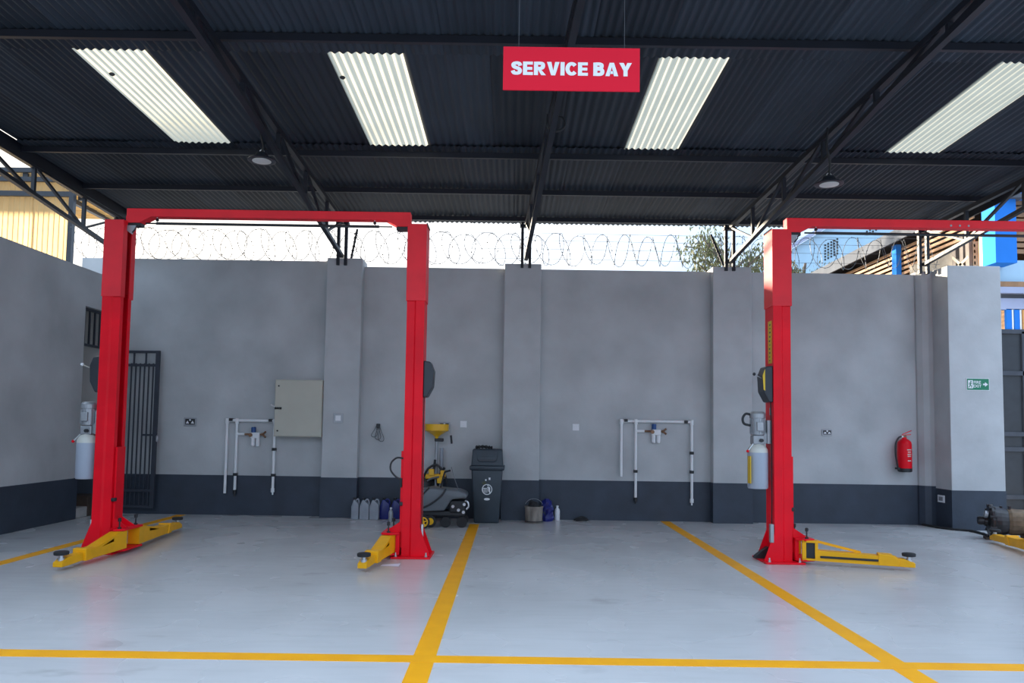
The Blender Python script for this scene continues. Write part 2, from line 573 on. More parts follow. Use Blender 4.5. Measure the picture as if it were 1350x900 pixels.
def truss(xe, xf, label, lit=False):
    """tapered lattice rafter from the post pair on the back wall to the front"""
    Y0, Y1 = 11.85, 4.8
    t = thing('roof_truss', label, 'truss', (xe, Y0, 4.0), 0, 'lattice roof trusses')
    def X(Y):
        return xe + (xf - xe) * (Y0 - Y) / (Y0 - 6.0)
    def top(Y):
        return Vector((X(Y), Y, zr(Y) - 0.145))
    def dep(Y):
        return max(0.24, 0.69 - 0.080 * (Y0 - Y))
    def bot(Y):
        return Vector((X(Y), Y, zr(Y) - dep(Y)))
    MB().bar(top(Y0), top(Y1), 0.06, 0.06).build('top_chord', 'steel', t, world=True)
    b = MB()
    b.bar(bot(Y0), bot(6.85), 0.06, 0.05)
    b.bar(bot(6.85), bot(Y1), 0.06, 0.05)
    b.build('bottom_chord', 'steel', t, world=True)
    ys = [10.75, 9.55, 8.35, 7.15, 5.95, 4.95]
    for i, y in enumerate(ys):
        MB().bar(bot(y), top(y), 0.045, 0.045, (0, 1, 0)).build('strut', 'steel', t, world=True)
    for a, b_ in zip(ys[:-1], ys[1:]):
        MB().bar(bot(a), top(b_), 0.035, 0.035).build('diagonal', 'steel', t, world=True)
    MB().bar(top(11.8), bot(10.75), 0.03, 0.03).build('diagonal', 'steel', t, world=True)
    for dx in (-0.06, 0.06):
        MB().bx(xe + dx - 0.022, xe + dx + 0.022, Y0 - 0.03, Y0 + 0.03, 3.95, zr(Y0) - 0.1).build('post', 'steel', t, world=True)
    MB().bx(xe - 0.1, xe + 0.1, Y0 - 0.05, Y0 + 0.05, zr(Y0) - 0.18, zr(Y0) - 0.14).build('cap_plate', 'steel', t, world=True)
    return t
truss(-6.22, -6.08, 'dark steel lattice roof truss along the roof edge above the left wall')
truss(at(452, 300, 11.85).x, -2.63, 'dark steel lattice roof truss over the pillar beside the cream panel box')
truss(at(694, 300, 11.85).x, 0.46, 'dark steel lattice roof truss over the pillar behind the wheelie bin')
truss(at(962, 300, 11.85).x, 3.5, 'dark steel lattice roof truss over the pillar behind the labelled lift post')
truss(6.48, 6.62, 'dark steel lattice roof truss along the roof edge above the fire extinguisher')

# hanging lamps under two trusses
def lamp(px, py, Y, label):
    p = at(px, py, Y)
    t = thing('pendant_lamp', label, 'lamp', p, 0, 'unlit pendant lamps under the trusses')
    MB().lathe([(0.06, 0.085), (0.075, 0.05), (0.10, 0.03), (0.145, 0.012), (0.15, 0.0), (0.135, -0.004), (0.10, 0.004)], 24).build('shade', 'cover', t, True)
    MB().lathe([(0.10, 0.0), (0.10, -0.006), (0.05, -0.014), (0.001, -0.016)], 24).build('lens', 'lens', t, True)
    top = zr(Y) - 0.14 - p.z
    MB().tube(smooth_path([(0, 0, 0.08), (0.01, 0, top * 0.4), (-0.02, 0, top * 0.7), (-0.01, 0, top)]), 0.012, 6).build('cable', 'black', t, True)
    MB().tube(arc((0, 0, 0.10), 0.025, 0, 2 * math.pi, 12)[:-1], 0.005, 5, True).build('hook', 'chrome', t)
lamp(345, 212, 8.1, 'round unlit pendant lamp hanging left of the red service sign')
lamp(1093, 243, 8.05, 'round unlit pendant lamp hanging from the truss right of the red service sign')
# coil of cable on the centre truss
c = at(733, 163, 7.9)
cp = [(c.x - 0.09, c.y, c.z + 0.10)] + [(c.x + 0.095 * math.cos(a), c.y, c.z + 0.085 * math.sin(a)) for a in [math.pi * (0.95 + 1.15 * i / 9) for i in range(10)]] + [(c.x + 0.06, c.y, c.z + 0.07), (c.x - 0.05, c.y, c.z + 0.06)]
tag(MB().tube(smooth_path(cp), 0.012, 6).build('cable_loop', 'black', smooth=True), 'black cable loop hanging from the truss behind the red sign', 'cable')

# ------------------------------------------------------------------ sign
SY = 5.3
tl, br = at(661, 62, SY), at(846, 121, SY)
sx, sz = (tl.x + br.x) / 2, (tl.z + br.z) / 2
sw, sh = 0.98, 0.318
sg = thing('hanging_sign', 'red SERVICE BAY sign board with white lettering hung on wires', 'sign', (sx, SY, sz))
MB().bx(-sw / 2, sw / 2, -0.006, 0.006, -sh / 2, sh / 2).build('board', 'sign_red', sg)
LET = {
    'E': (.68, [[(0, 0), (.68, 0), (.68, .22), (.28, .22), (.28, .39), (.64, .39), (.64, .60), (.28, .60), (.28, .78), (.67, .78), (.67, 1), (0, 1)]], []),
    'I': (.28, [[(0, 0), (.28, 0), (.28, 1), (0, 1)]], []),
    'V': (.86, [[(0, 1), (.30, 1), (.43, .34), (.56, 1), (.86, 1), (.57, 0), (.29, 0)]], []),
    'Y': (.86, [[(0, 1), (.31, 1), (.43, .70), (.55, 1), (.86, 1), (.57, .42), (.57, 0), (.29, 0), (.29, .42)]], []),
    'A': (.88, [[(0, 0), (.29, 1), (.44, 1), (.44, .70), (.29, 0)], [(.88, 0), (.59, 1), (.44, 1), (.44, .70), (.59, 0)], [(.30, .17), (.58, .17), (.54, .37), (.34, .37)]], []),
    'S': (.74, [], [[(.62, .68), (.55, .84), (.37, .885), (.19, .83), (.14, .71), (.22, .59), (.40, .51), (.56, .42), (.60, .28), (.53, .16), (.36, .115), (.18, .16), (.11, .31)]]),
    'C': (.78, [], [[(.42 + .29 * math.cos(R_), .5 + .385 * math.sin(R_)) for R_ in [math.radians(38 + 284 * i / 12) for i in range(13)]]]),
    'R': (.82, [[(0, 0), (.28, 0), (.28, 1), (0, 1)], [(.28, .40), (.46, .45), (.82, 0), (.50, 0)]], [[(.14, .885), (.42, .885), (.58, .84), (.62, .70), (.58, .56), (.42, .50), (.14, .50)]]),
    'B': (.76, [[(0, 0), (.28, 0), (.28, 1), (0, 1)]], [[(.14, .89), (.40, .89), (.54, .84), (.57, .74), (.53, .62), (.40, .57), (.14, .57)], [(.14, .50), (.42, .50), (.58, .44), (.62, .31), (.58, .17), (.42, .11), (.14, .11)]]),
}
WORD, GAP, SPACE = 'SERVICE BAY', .07, .30
tw = sum(SPACE if ch == ' ' else LET[ch][0] + GAP for ch in WORD) - GAP
LH, kx, px_ = 0.098, 0.865 / tw, 0.0
for ch in WORD:
    if ch == ' ':
        px_ += SPACE
        continue
    w_, polys, strokes = LET[ch]
    def LP(q):
        return ((px_ + q[0]) * kx - 0.4325, (q[1] - 0.5) * LH)
    g = MB()
    for poly in polys:
        g.prism([LP(q) for q in poly], -0.0085, -0.006, 'y')
    for si_, st_ in enumerate(strokes):
        pts = [Vector((q.x, q.y)) for q in smooth_path([(q[0], q[1], 0) for q in st_], 3)]
        n = len(pts)
        A_, B_ = [], []
        for i in range(n):
            d_ = (pts[min(i + 1, n - 1)] - pts[max(i - 1, 0)]).normalized()
            nn = Vector((-d_.y, d_.x))
            hw = .115 + .025 * abs(nn.x)
            A_.append(LP(pts[i] + nn * hw))
            B_.append(LP(pts[i] - nn * hw))
        for i in range(n - 1):
            g.prism([A_[i], A_[i + 1], B_[i + 1], B_[i]], -0.0095 - 0.0008 * si_ - 0.00002 * i, -0.006, 'y')
    g.build('letter', 'white', sg)
    px_ += w_ + GAP
for x in (-sw / 2 + 0.11, sw / 2 - 0.11):
    MB().cyl((x, 0, sh / 2), (x, 0, zr(SY) - 0.0 - sz), 0.0015, 5).build('wire', 'wire', sg)

# ================================================================== LIFTS
LIFT_Y, LIFT_W = 8.555, 3.41
def column(t, xc, s, name='column'):
    """folded C post: s=+1 opens to +x"""
    def Q(pts):
        return [(xc + s * x, y) for x, y in pts]
    o = 0.1
    sec = [(-o, -.135), (-.005, -.135), (.012, -.118), (o, -.118), (o, -.055), (o - .012, -.055), (o - .012, -.105), (-o + .012, -.105),
           (-o + .012, .105), (o - .012, .105), (o - .012, .055), (o, .055), (o, .118), (.012, .118), (-.005, .135), (-o, .135)]
    col = MB().prism(Q(sec), 0.0, 2.9, 'z').build(name, 'red', t)
    o += .008
    sec = [(-o, -.143), (o, -.143), (o, -.05), (o - .012, -.05), (o - .012, -.131), (-o + .012, -.131),
           (-o + .012, .131), (o - .012, .131), (o - .012, .05), (o, .05), (o, .143), (-o, .143)]
    ext = MB().prism(Q(sec), 2.84, 3.71, 'z').build('extension_sleeve', 'sleeve_red', col)
    MB().bx(xc - s * .1, xc + s * .09, -.125, .125, 3.66, 3.70).build('top_plate', 'sleeve_red', col)
    b = MB()
    for i in range(7):
        y = -.12 + .04 * i
        b.cyl((xc - s * (o), y, 3.70), (xc - s * o, y, 3.725), 0.008, 6)
    b.build('bolt_row', 'black', col, kind='stuff')
    MB().bx(xc - .23, xc + .20, -.24, .24, 0, .02).bevel(.004).build('base_plate', 'red', col) if s > 0 else MB().bx(xc - .20, xc + .23, -.24, .24, 0, .02).bevel(.004).build('base_plate', 'red', col)
    for y in (-.135, .123):
        MB().prism([(xc - s * .1, .02), (xc - s * .215, .02), (xc - s * .1, .33)], y, y + .012, 'y').build('gusset', 'red', col)
    for dx, dy in ((-.18, -.2), (.15, -.2), (-.18, .2), (.15, .2)):
        MB().lathe([(.016, .02), (.016, .035), (.009, .035), (.009, .065)], 8, Matrix.Translation((xc + s * dx, dy, 0))).build('anchor_bolt', 'chrome', col)
    # carriage and arm yoke
    c = MB()
    c.bx(min(xc + s * .02, xc + s * .125), max(xc + s * .02, xc + s * .125), -.05, .05, .10, 1.16)
    c.bx(min(xc + s * .105, xc + s * .128), max(xc + s * .105, xc + s * .128), -.085, .085, .10, 1.16)
    car = c.build('carriage', 'red', t)
    y_ = MB()
    for z0, z1 in ((.035, .055), (.255, .275)):
        y_.prism([(xc + s * .12, -.16), (xc + s * .2, -.24), (xc + s * .31, -.2), (xc + s * .31, .2), (xc + s * .2, .24), (xc + s * .12, .16)], z0, z1, 'z')
    y_.bx(min(xc + s * .12, xc + s * .16), max(xc + s * .12, xc + s * .16), -.15, .15, .05, .26)
    y_.prism([(xc + s * .12, .27), (xc + s * .28, .275), (xc + s * .12, .38)], -.09, -.075, 'y')
    y_.prism([(xc + s * .12, .27), (xc + s * .28, .275), (xc + s * .12, .38)], .075, .09, 'y')
    y_.build('arm_yoke', 'red', car)
    for y in (-.18, .18):
        MB().lathe([(.02, .04), (.02, .29), (.008, .29), (.008, .35), (.018, .352), (.018, .385), (.01, .392)], 10, Matrix.Translation((xc + s * .235, y, 0))).build('pivot_pin', 'black', car, True)
    MB().bx(min(xc + s * .095, xc + s * .135), max(xc + s * .095, xc + s * .135), -.125, -.06, .56, .60).bevel(.008).build('rubber_stop', 'black', car)
    # chain and hydraulic rod in the slot
    MB().cyl((xc, -.03, 1.1), (xc, -.03, 3.6), .022, 10).build('hydraulic_rod', 'sleeve_red', car, True)
    MB().bx(xc + s * .03 - .006, xc + s * .03 + .006, .015, .04, 1.1, 3.6).build('lift_chain', 'black', car)
    # outer side fittings
    xo = xc - s * .1
    lk = MB().prism([(0, 1.76), (.045, 1.765), (.105, 1.88), (.115, 2.06), (.075, 2.16), (0, 2.17)], -.12, .09, 'y', Matrix.Translation((xo, 0, 0)) @ Matrix.Diagonal((-s, 1, 1, 1))).bevel(.012).build('lock_cover', 'cover', col)
    MB().cyl((xo - s * .02, -.10, .20), (xo - s * .02, -.10, .36), .018, 10).build('lock_cylinder', 'chrome', col, True)
    MB().tube(smooth_path([(xo - s * .02, -.10, .36), (xo - s * .015, -.10, .9), (xo - s * .012, -.08, 1.5), (xo - s * .01, -.06, 1.8)]), .006, 5).build('air_line', 'black', col, True)
    return col, car, lk

def arm(t, x, y, ang, L, style=0):
    """swing arm lying along local +l from its pivot"""
    M = Matrix.Translation((x, y, 0)) @ Matrix.Rotation(ang, 4, 'Z')
    Lo = L * 0.68
    if style == 0:
        top = [(-.05, .25), (.08, .25), (Lo * .72, .155), (Lo, .15)]
        def zt(x):
            for (x0, z0), (x1, z1) in zip(top[:-1], top[1:]):
                if x <= x1:
                    return z0 + (z1 - z0) * (x - x0) / (x1 - x0)
            return .15
        def zb(x):
            return .06 - .01 * (x + .05) / (Lo + .05)
        h0, h1 = Lo * .28, Lo * .62            # the triangular slot in each side plate
        a = MB()
        for y0, y1 in ((-.062, -.054), (.054, .062)):
            if h0 > .08:
                a.prism([(-.05, zb(-.05)), (-.05, .25), (.08, .25), (h0, zt(h0)), (h0, zb(h0))], y0, y1, 'y', M)
            else:
                a.prism([(-.05, zb(-.05)), (-.05, .25), (h0, .25), (h0, zb(h0))], y0, y1, 'y', M)
            a.prism([(h1, zb(h1)), (h1, zt(h1)), (Lo * .72, .155), (Lo, .15), (Lo, zb(Lo))], y0, y1, 'y', M)
            a.prism([(h0, zb(h0)), (h0, .165), (h1, .145), (h1, zb(h1))], y0, y1, 'y', M)
            a.prism([(h0, .20), (h0, zt(h0)), (h1, zt(h1)), (h1, .145)], y0, y1, 'y', M)
        for (x0, z0), (x1, z1) in zip(top[:-1], top[1:]):
            a.prism([(x0, z0), (x1, z1), (x1, z1 - .008), (x0, z0 - .008)], -.055, .055, 'y', M)
        a.prism([(-.05, zb(-.05)), (Lo, zb(Lo)), (Lo, zb(Lo) + .008), (-.05, zb(-.05) + .008)], -.055, .055, 'y', M)
        a.prism([(-.05, .06), (-.05, .25), (-.042, .25), (-.042, .06)], -.055, .055, 'y', M)
        ar = a.build('arm', 'yellow', t)
        MB().prism([(Lo - .09, .045), (Lo - .03, .17), (Lo + .03, .165), (Lo + .03, .045)], -.072, .072, 'y', M).bevel(.006).build('collar', 'yellow', ar)
    else:
        a = MB()
        a.prism([(-.05, .05), (-.05, .26), (-.01, .26), (-.01, .07)], -.06, .06, 'y', M)
        a.prism([(.08, .05), (.08, .26), (.11, .26), (.11, .16), (Lo + .2, .14), (Lo + .2, .045)], -.062, .062, 'y', M)
        a.prism([(-.05, .24), (-.05, .262), (.11, .262), (.11, .24)], -.06, .06, 'y', M)
        a.prism([(-.05, .05), (-.05, .07), (.11, .07), (.11, .05)], -.06, .06, 'y', M)
        ar = a.build('arm', 'yellow', t)
        MB().prism([(.09, .235), (.09, .262), (Lo * .8, .165), (Lo * .8, .14)], .035, .062, 'y', M).build('stay_bar', 'yellow', ar)
        MB().bx(-.01, .08, -.04, .04, .075, .238, M).build('lock_block', 'black', ar)
        MB().bx(.13, Lo + .02, -.075, -.062, .085, .108, M).bevel(.004).build('restraint_rod', 'black', ar)
        MB().prism([(Lo + .02, .045), (Lo + .02, .165), (Lo + .16, .16), (Lo + .22, .10), (Lo + .22, .045)], -.07, .07, 'y', M).bevel(.006).build('collar', 'yellow', ar)
    MB().prism([(Lo - .05, .055), (Lo - .05, .13), (L - .05, .125), (L + .055, .085), (L + .055, .04), (L - .05, .04)], -.047, .047, 'y', M).bevel(.006).build('arm_extension', 'yellow', ar)
    P = M @ Matrix.Translation((L, 0, 0))
    MB().lathe([(.032, .08), (.032, .12), (.02, .12), (.02, .15)], 12, P).build('pad_screw', 'chrome', ar, True)
    MB().lathe([(.055, .148), (.066, .152), (.068, .178), (.06, .184)], 20, P).build('pad', 'rubber', ar, True)
    return ar

def power_unit(t, xc, s):
    """motor on pump block on oil tank, bolted to the outer side of the post"""
    x = xc - s * .245
    u = MB().bx(min(x, xc - s * .1), max(x, xc - s * .1), -.05, .05, 1.30, 1.42).bevel(.008).build('power_unit', 'alu', t)
    MB().bx(min(xc - s * .1, xc - s * .15), max(xc - s * .1, xc - s * .15), -.07, .05, 1.30, 1.56).build('bracket', 'alu', u)
    m = MB().lathe([(.05, 1.38), (.078, 1.40), (.078, 1.58), (.086, 1.585), (.088, 1.63), (.07, 1.655), (.03, 1.66)], 24, Matrix.Translation((x, -.02, 0)))
    for k in range(16):
        a = 2 * math.pi * k / 16
        m.bar((x + .078 * math.cos(a), -.02 + .078 * math.sin(a), 1.41), (x + .078 * math.cos(a), -.02 + .078 * math.sin(a), 1.575), .006, .016, (math.cos(a), math.sin(a), 0))
    m.build('motor', 'alu', u)
    MB().bx(x - .035, x + .035, -.125, -.09, 1.44, 1.54).bevel(.006).build('terminal_box', 'alu', u)
    p = MB().bx(x - .065, x + .065, -.08, .05, 1.29, 1.39).bevel(.012).build('pump_block', 'alu', u)
    MB().cyl((x + .02, -.08, 1.335), (x + .02, -.115, 1.335), .02, 10).build('port_plug', 'black', u, True)
    MB().lathe([(.105, .80), (.112, .815), (.113, 1.19), (.112, 1.20)], 28, Matrix.Translation((x, -.02, 0))).build('oil_tank', 'tank', u, True)
    MB().lathe([(.112, 1.20), (.108, 1.235), (.085, 1.275), (.06, 1.29), (.05, 1.31)], 28, Matrix.Translation((x, -.02, 0))).build('tank_shoulder', 'tank_top', u, True)
    MB().cyl((x - s * .06, -.06, 1.30), (x - s * .125, -.08, 1.22), .008, 8).build('lever', 'chrome', u, True)
    MB().lathe([(.006, -.016), (.016, -.006), (.016, .006), (.006, .016)], 10, Matrix.Translation((x - s * .13, -.082, 1.215))).build('lever_knob', 'red', u, True)
    return u, x

def lift(xc, label, arms, slave_hose, label_decal, hoop):
    t = thing('vehicle_lift', label, 'vehicle lift', (xc, LIFT_Y, 0))
    xa, xb = -LIFT_W / 2, LIFT_W / 2
    colA, carA, lkA = column(t, xa, 1)
    colB, carB, lkB = column(t, xb, -1)
    # overhead beam with slanted shoes
    bm_ = MB()
    bm_.bx(xa + .09, xb - .09, -.06, .06, 3.772, 3.865)
    beam = bm_.bevel(.006).build('overhead_beam', 'sleeve_red', t)
    for x, s in ((xa, 1), (xb, -1)):
        MB().prism([(x + s * .09, 3.775), (x + s * .09, 3.70), (x + s * .24, 3.70), (x + s * .38, 3.775)], -.065, .065, 'y').build('beam_shoe', 'sleeve_red', beam)
        MB().bx(min(x + s * .10, x + s * .25), max(x + s * .10, x + s * .25), -.05, .05, 3.665, 3.70).build('cable_pulley_guard', 'black', beam)
    MB().prism([(xa + .10, 3.665), (xa + .21, 3.665), (xa + .17, 3.56), (xa + .10, 3.61)], -.07, -.06, 'y').build('switch_plate', 'alu', beam)
    MB().cyl((xa + .21, -.07, 3.63), (xa + .17, -.07, 3.58), .008, 6).build('switch_lever', 'black', beam)
    bar = MB().cyl((xa + .42, -.03, 3.70), (xb - .45, -.03, 3.70), .016, 10).build('height_limit_bar', 'black', t, True)
    MB().cyl((xa + .30, -.03, 3.70), (xa + .42, -.03, 3.70), .010, 8).build('bar_tip', 'black', bar)
    MB().cyl((xb - .45, -.03, 3.70), (xb - .30, -.03, 3.70), .008, 8).build('bar_tip', 'black', bar)
    for x in (xa + .43, xb - .50):
        MB().cyl((x, -.03, 3.70), (x, -.03, 3.775), .006, 6).build('bar_hanger', 'chrome', bar)
        MB().lathe([(.01, -.018), (.022, 0), (.01, .018)], 8, Matrix.Translation((x, -.03, 3.74))).build('hanger_shackle', 'black', bar, True)
    if label_decal:
        for k in (-.1, 0, .1):
            MB().cyl((k + .35, -.058, 3.80), (k + .35, -.064, 3.80), .012, 10).build('bolt_hole', 'alu', beam)
    # arms: (post, front/back, angle, length, style)
    for post, fy, ang, L, style in arms:
        x = (xa + .235) if post == 0 else (xb - .235)
        arm(t, x, fy * .18, ang, L, style)
    u, ux = power_unit(t, xa, 1)
    xo = xa - .1
    # lock lever with ball
    MB().cyl((xo - .09, -.06, 2.02), (xo - .20, -.10, 2.07), .006, 6).build('release_lever', 'chrome', lkA)
    MB().lathe([(.006, -.018), (.018, -.006), (.018, .006), (.006, .018)], 10, Matrix.Translation((xo - .205, -.102, 2.073))).build('lever_ball', 'black' if label_decal else 'white', lkA, True)
    if label_decal:
        d_ = MB().bx(xo - .003, xo, -.085, .03, 2.20, 2.68).build('caution_decal', 'label_yellow', colA, label='yellow vertical decal with faint black print')
        z = 2.23
        pr_ = MB()
        while z < 2.66:
            h = random.uniform(.018, .034)
            pr_.bx(xo - .0045, xo - .003, -.045 + random.uniform(-.01, .01), -.012 + random.uniform(-.01, .01), z, z + h * .6)
            z += h + .018
        pr_.build('decal_print', 'black', d_)
        MB().prism([(.088, 1.89), (.106, 1.9), (.116, 2.06), (.09, 2.13)], -.122, -.118, 'y', Matrix.Translation((xo, 0, 0)) @ Matrix.Diagonal((-1, 1, 1, 1))).build('cover_decal', 'label_yellow', lkA)
        MB().bx(ux - .116, ux - .108, -.13, -.03, .86, 1.16).build('tank_decal', 'label_yellow', u)
        MB().bx(xo - .003, xo, -.05, .0, 1.62, 1.70).build('small_plate', 'alu', colA)
        MB().bx(xo - .05, xo - .012, -.15, -.10, .22, .42).bevel(.004).build('conduit_box', 'alu', colA)
        MB().prism([(xo - .02, .02), (xo - .17, .02), (xo - .15, .05), (xo - .02, .15)], .02, .10, 'y').build('cable_entry', 'black', colA)
    if hoop:
        MB().tube(smooth_path([(ux - .07, -.02, 1.62), (ux - .13, -.02, 1.63), (ux - .165, -.02, 1.58), (ux - .15, -.02, 1.52), (ux - .08, -.02, 1.50)]), .014, 8).build('motor_cable', 'black', u, True)
    if slave_hose:
        x0 = xb - .125
        MB().tube(smooth_path([(x0 + .02, -.09, 1.08), (x0 - .05, -.10, 1.085), (x0 - .11, -.10, 1.03), (x0 - .115, -.10, .95), (x0 - .06, -.10, .88), (x0 + .01, -.09, .84)]), .010, 8).build('hydraulic_hose', 'black', carB, True)
        MB().cyl((x0 + .0, -.09, .76), (x0 + .0, -.09, .86), .014, 8).build('hose_coupling', 'black', carB)
    return t
R = math.radians
lift(-2.795, 'red two-post vehicle lift in the bay between the left wall and the wheelie bin',
     [(0, -1, R(-94), .95, 0), (0, 1, R(96), 1.45, 0), (1, -1, R(-98), .80, 0), (1, 1, R(86), 1.35, 0)], True, False, False)
lift(4.715, 'red two-post vehicle lift with yellow decal and tank label on its post',
     [(0, -1, R(-18), 1.0, 1), (0, 1, R(80), 1.35, 0), (1, -1, R(-60), 1.0, 0), (1, 1, R(80), 1.45, 0)], False, True, True)

# ================================================================== WALL FITTINGS
WF = YB - 0.001
def plate(px, py, w, h, kind, label, group=None, Y=WF, name='wall_socket'):
    """socket or switch plate on the back wall"""
    p = at(px, py, Y)
    t = thing(name, label, 'socket' if name == 'wall_socket' else 'switch', (p.x, Y, p.z), 0, group)
    MB().bx(-w / 2, w / 2, -.012, .001, -h / 2, h / 2).bevel(.004).build('plate', kind[0], t)
    if kind[1] == 'double':
        MB().bx(-w * .38, w * .38, -.014, -.011, -h * .30, h * .34).build('insert', 'black', t)
        for x in (-w * .2, w * .2):
            MB().prism([(x - .026, -h * .18), (x + .026, -h * .18), (x, h * .16)], -.017, -.013, 'y').build('pin_cover', 'white', t)
        MB().cyl((0, -.012, h * .22), (0, -.02, h * .22), .014, 10).build('rocker', 'white', t)
    elif kind[1] == 'single':
        MB().bx(-w * .28, w * .28, -.016, -.011, -h * .28, h * .28).bevel(.003).build('insert', kind[2], t)
    return t
CH = ('alu', 'double')
plate(251, 556, .20, .14, CH, 'metal double wall socket beside the open barred gate')
plate(586, 561, .18, .12, CH, 'metal double wall socket beside the yellow funnel')
plate(1090, 570, .165, .10, CH, 'metal double wall socket between labelled lift post and fire extinguisher')
plate(611, 559, .105, .105, ('white', 'single', 'white'), 'small white single socket on the wall above the wheelie bin')
plate(759, 563, .105, .105, ('white', 'single', 'white'), 'small white single socket on the wall right of the bin pillar')
plate(446, 551, .15, .15, ('alu', 'single', 'white'), 'square grey switch plate with white rocker on the pillar', Y=YB - .171, name='wall_switch')
# socket on the inner side of the end pillar, low down
p = at(1243, 657, 11.75)
t = thing('wall_socket', 'white socket low on the dark side of the end pillar', 'socket', (6.616, 11.72, p.z))
MB().bx(-.012, .001, -.09, .09, -.055, .055).bevel(.003).build('plate', 'white', t)
MB().bx(-.016, -.011, -.05, .05, -.03, .03).build('insert', 'alu', t)

# cream distribution board
a, b = at(363, 500, 11.82), at(423, 576, 11.82)
t = thing('distribution_board', 'cream metal electrical panel box mounted on the wall beside the pillar', 'electrical box', ((a.x + b.x) / 2, YB, b.z))
w, h = (b.x - a.x) / 2, a.z - b.z
MB().bx(-w, w, -.20, .001, 0, h).bevel(.006).build('cabinet', 'panel', t)
dr = MB().bx(-w + .012, w - .012, -.212, -.199, .012, h - .012).bevel(.004).build('door', 'panel', t)
for z in (.09, h - .1):
    MB().cyl((-w + .06, -.211, z), (-w + .06, -.222, z), .013, 10).build('door_lock', 'black', dr, True)
gl = MB().cyl((-w - .09, -.10, h * .56), (-w, -.10, h * .50), .012, 8).build('cable_gland', 'white', t)
for i in range(4):
    MB().lathe([(.018, -.008), (.018, .008)], 8, Matrix.Translation((-w + .02 + i * .028, -.222, h * .495)) @ Matrix.Rotation(R(90), 4, 'Y')).build('seal_ring', 'black', t)

# compressed air pipework
def pipes(label, xl, xm, xr, yt, ends, Y, clipxs, reg, stub_y, lab_reg):
    zt = at(xm, yt, Y).z
    X = [at(x, (yt + e) / 2, Y).x for x, e in zip((xl, xm, xr), ends)]
    Z = [at(x, e, Y).z for x, e in zip((xl, xm, xr), ends)]
    t = thing('air_pipe', label, 'pipe', (X[1], Y, 0))
    r = .022
    for x, z in zip(X, Z):
        MB().tube(smooth_path([(x - X[1], 0, z), (x - X[1], 0, zt - .02)], 2), r, 10).build('drop_pipe', 'pipe', t, True)
    MB().tube([(X[0] - X[1] - r, 0, zt), (X[2] - X[1] + r, 0, zt)], r, 10).build('header_pipe', 'pipe', t, True)
    for x in X:
        MB().lathe([(.03, -.05), (.03, .03), (.02, .034)], 10, Matrix.Translation((x - X[1], 0, zt))).build('fitting', 'pipe', t, True)
    for x, z in list(zip(X, Z))[1:]:
        MB().lathe([(.012, -.07), (.014, -.03), (.03, -.03), (.03, .03)], 10, Matrix.Translation((x - X[1], 0, z))).build('drain_cap', 'black' if x == X[1] else 'pipe', t, True)
    for cx, cy in clipxs:
        q = at(cx, cy, Y)
        if cy > yt + 15:                       # clips on the drops sit on their pipe
            q.x = min(X, key=lambda v: abs(v - q.x))
        MB().bx(q.x - X[1] - .028, q.x - X[1] + .028, -.035, YB - Y, q.z - .022, q.z + .022).bevel(.006).build('pipe_clip', 'black', t)
    zs = at(xm, stub_y, Y).z
    x2 = at(reg[0], reg[1], Y).x - X[1]
    MB().tube([(0, 0, zs), (x2 * .42, 0, zs)], r, 10).build('branch_pipe', 'pipe', t, True)
    # filter regulator
    g = thing('air_regulator', lab_reg, 'regulator', (X[1] + x2, Y, zs - .16))
    MB().tube([(-x2 * .58, 0, .16), (-.06, 0, .16)], .016, 8).build('inlet_nipple', 'brass', g, True)
    MB().bx(-.07, .07, -.04, .035, .10, .19).bevel(.01).build('manifold', 'white', g)
    for x in (-.04, .035):
        MB().lathe([(.012, -.03), (.028, -.02), (.032, .0), (.032, .11)], 14, Matrix.Translation((x, 0, 0))).build('filter_bowl', 'white', g, True)
    MB().lathe([(.036, .19), (.036, .27), (.03, .275)], 14, Matrix.Translation((-.035, 0, 0))).build('pressure_knob', 'blue_cap', g, True)
    MB().lathe([(.03, 0), (.03, .02)], 14, Matrix.Translation((-.065, -.035, .15)) @ Matrix.Rotation(R(90), 4, 'X')).build('gauge', 'brass', g, True)
    for dz in (.03, -.03):
        MB().tube(smooth_path([(.07, 0, .16), (.12, 0, .16 + dz * .4), (.16, -.01, .16 + dz * 1.5)]), .015, 8).build('outlet_coupler', 'brass', g, True)
    return t
pipes('white air pipe loop on the wall under the cream panel box', 298, 311, 361, 554, (650, 648, 646), 11.985,
      [(305, 553), (357, 554), (307, 625), (358, 626), (360, 592)], (337, 575), 572, 'air filter regulator with blue knob left of the cream panel box')
pipes('white air pipe loop on the wall left of the labelled lift post', 819, 838, 912, 555, (628, 658, 660), 11.985,
      [(825, 554), (904, 556), (838, 621), (911, 622), (913, 597)], (865, 573), 568, 'air filter regulator with blue knob left of the labelled lift post')

# hook with cable hanks
p = at(499, 560, YB)
t = thing('cable_hook', 'small hook with a hanging hank of thin cable on the wall', 'hook', (p.x, YB, p.z))
MB().bx(-.03, .03, -.04, .001, -.05, .02).bevel(.01).build('hook', 'black', t)
for x, l in ((-.06, .17), (.0, .21), (.055, .24)):
    MB().tube([(x * .5 + x * .6 * math.sin(math.pi * k / 14) + .045 * math.sin(2 * math.pi * k / 14), -.03 - abs(x) * .2, -.02 - l * math.sin(math.pi * k / 14) ** .7) for k in range(15)], .005, 5).build('cable_loop', 'wire', t)

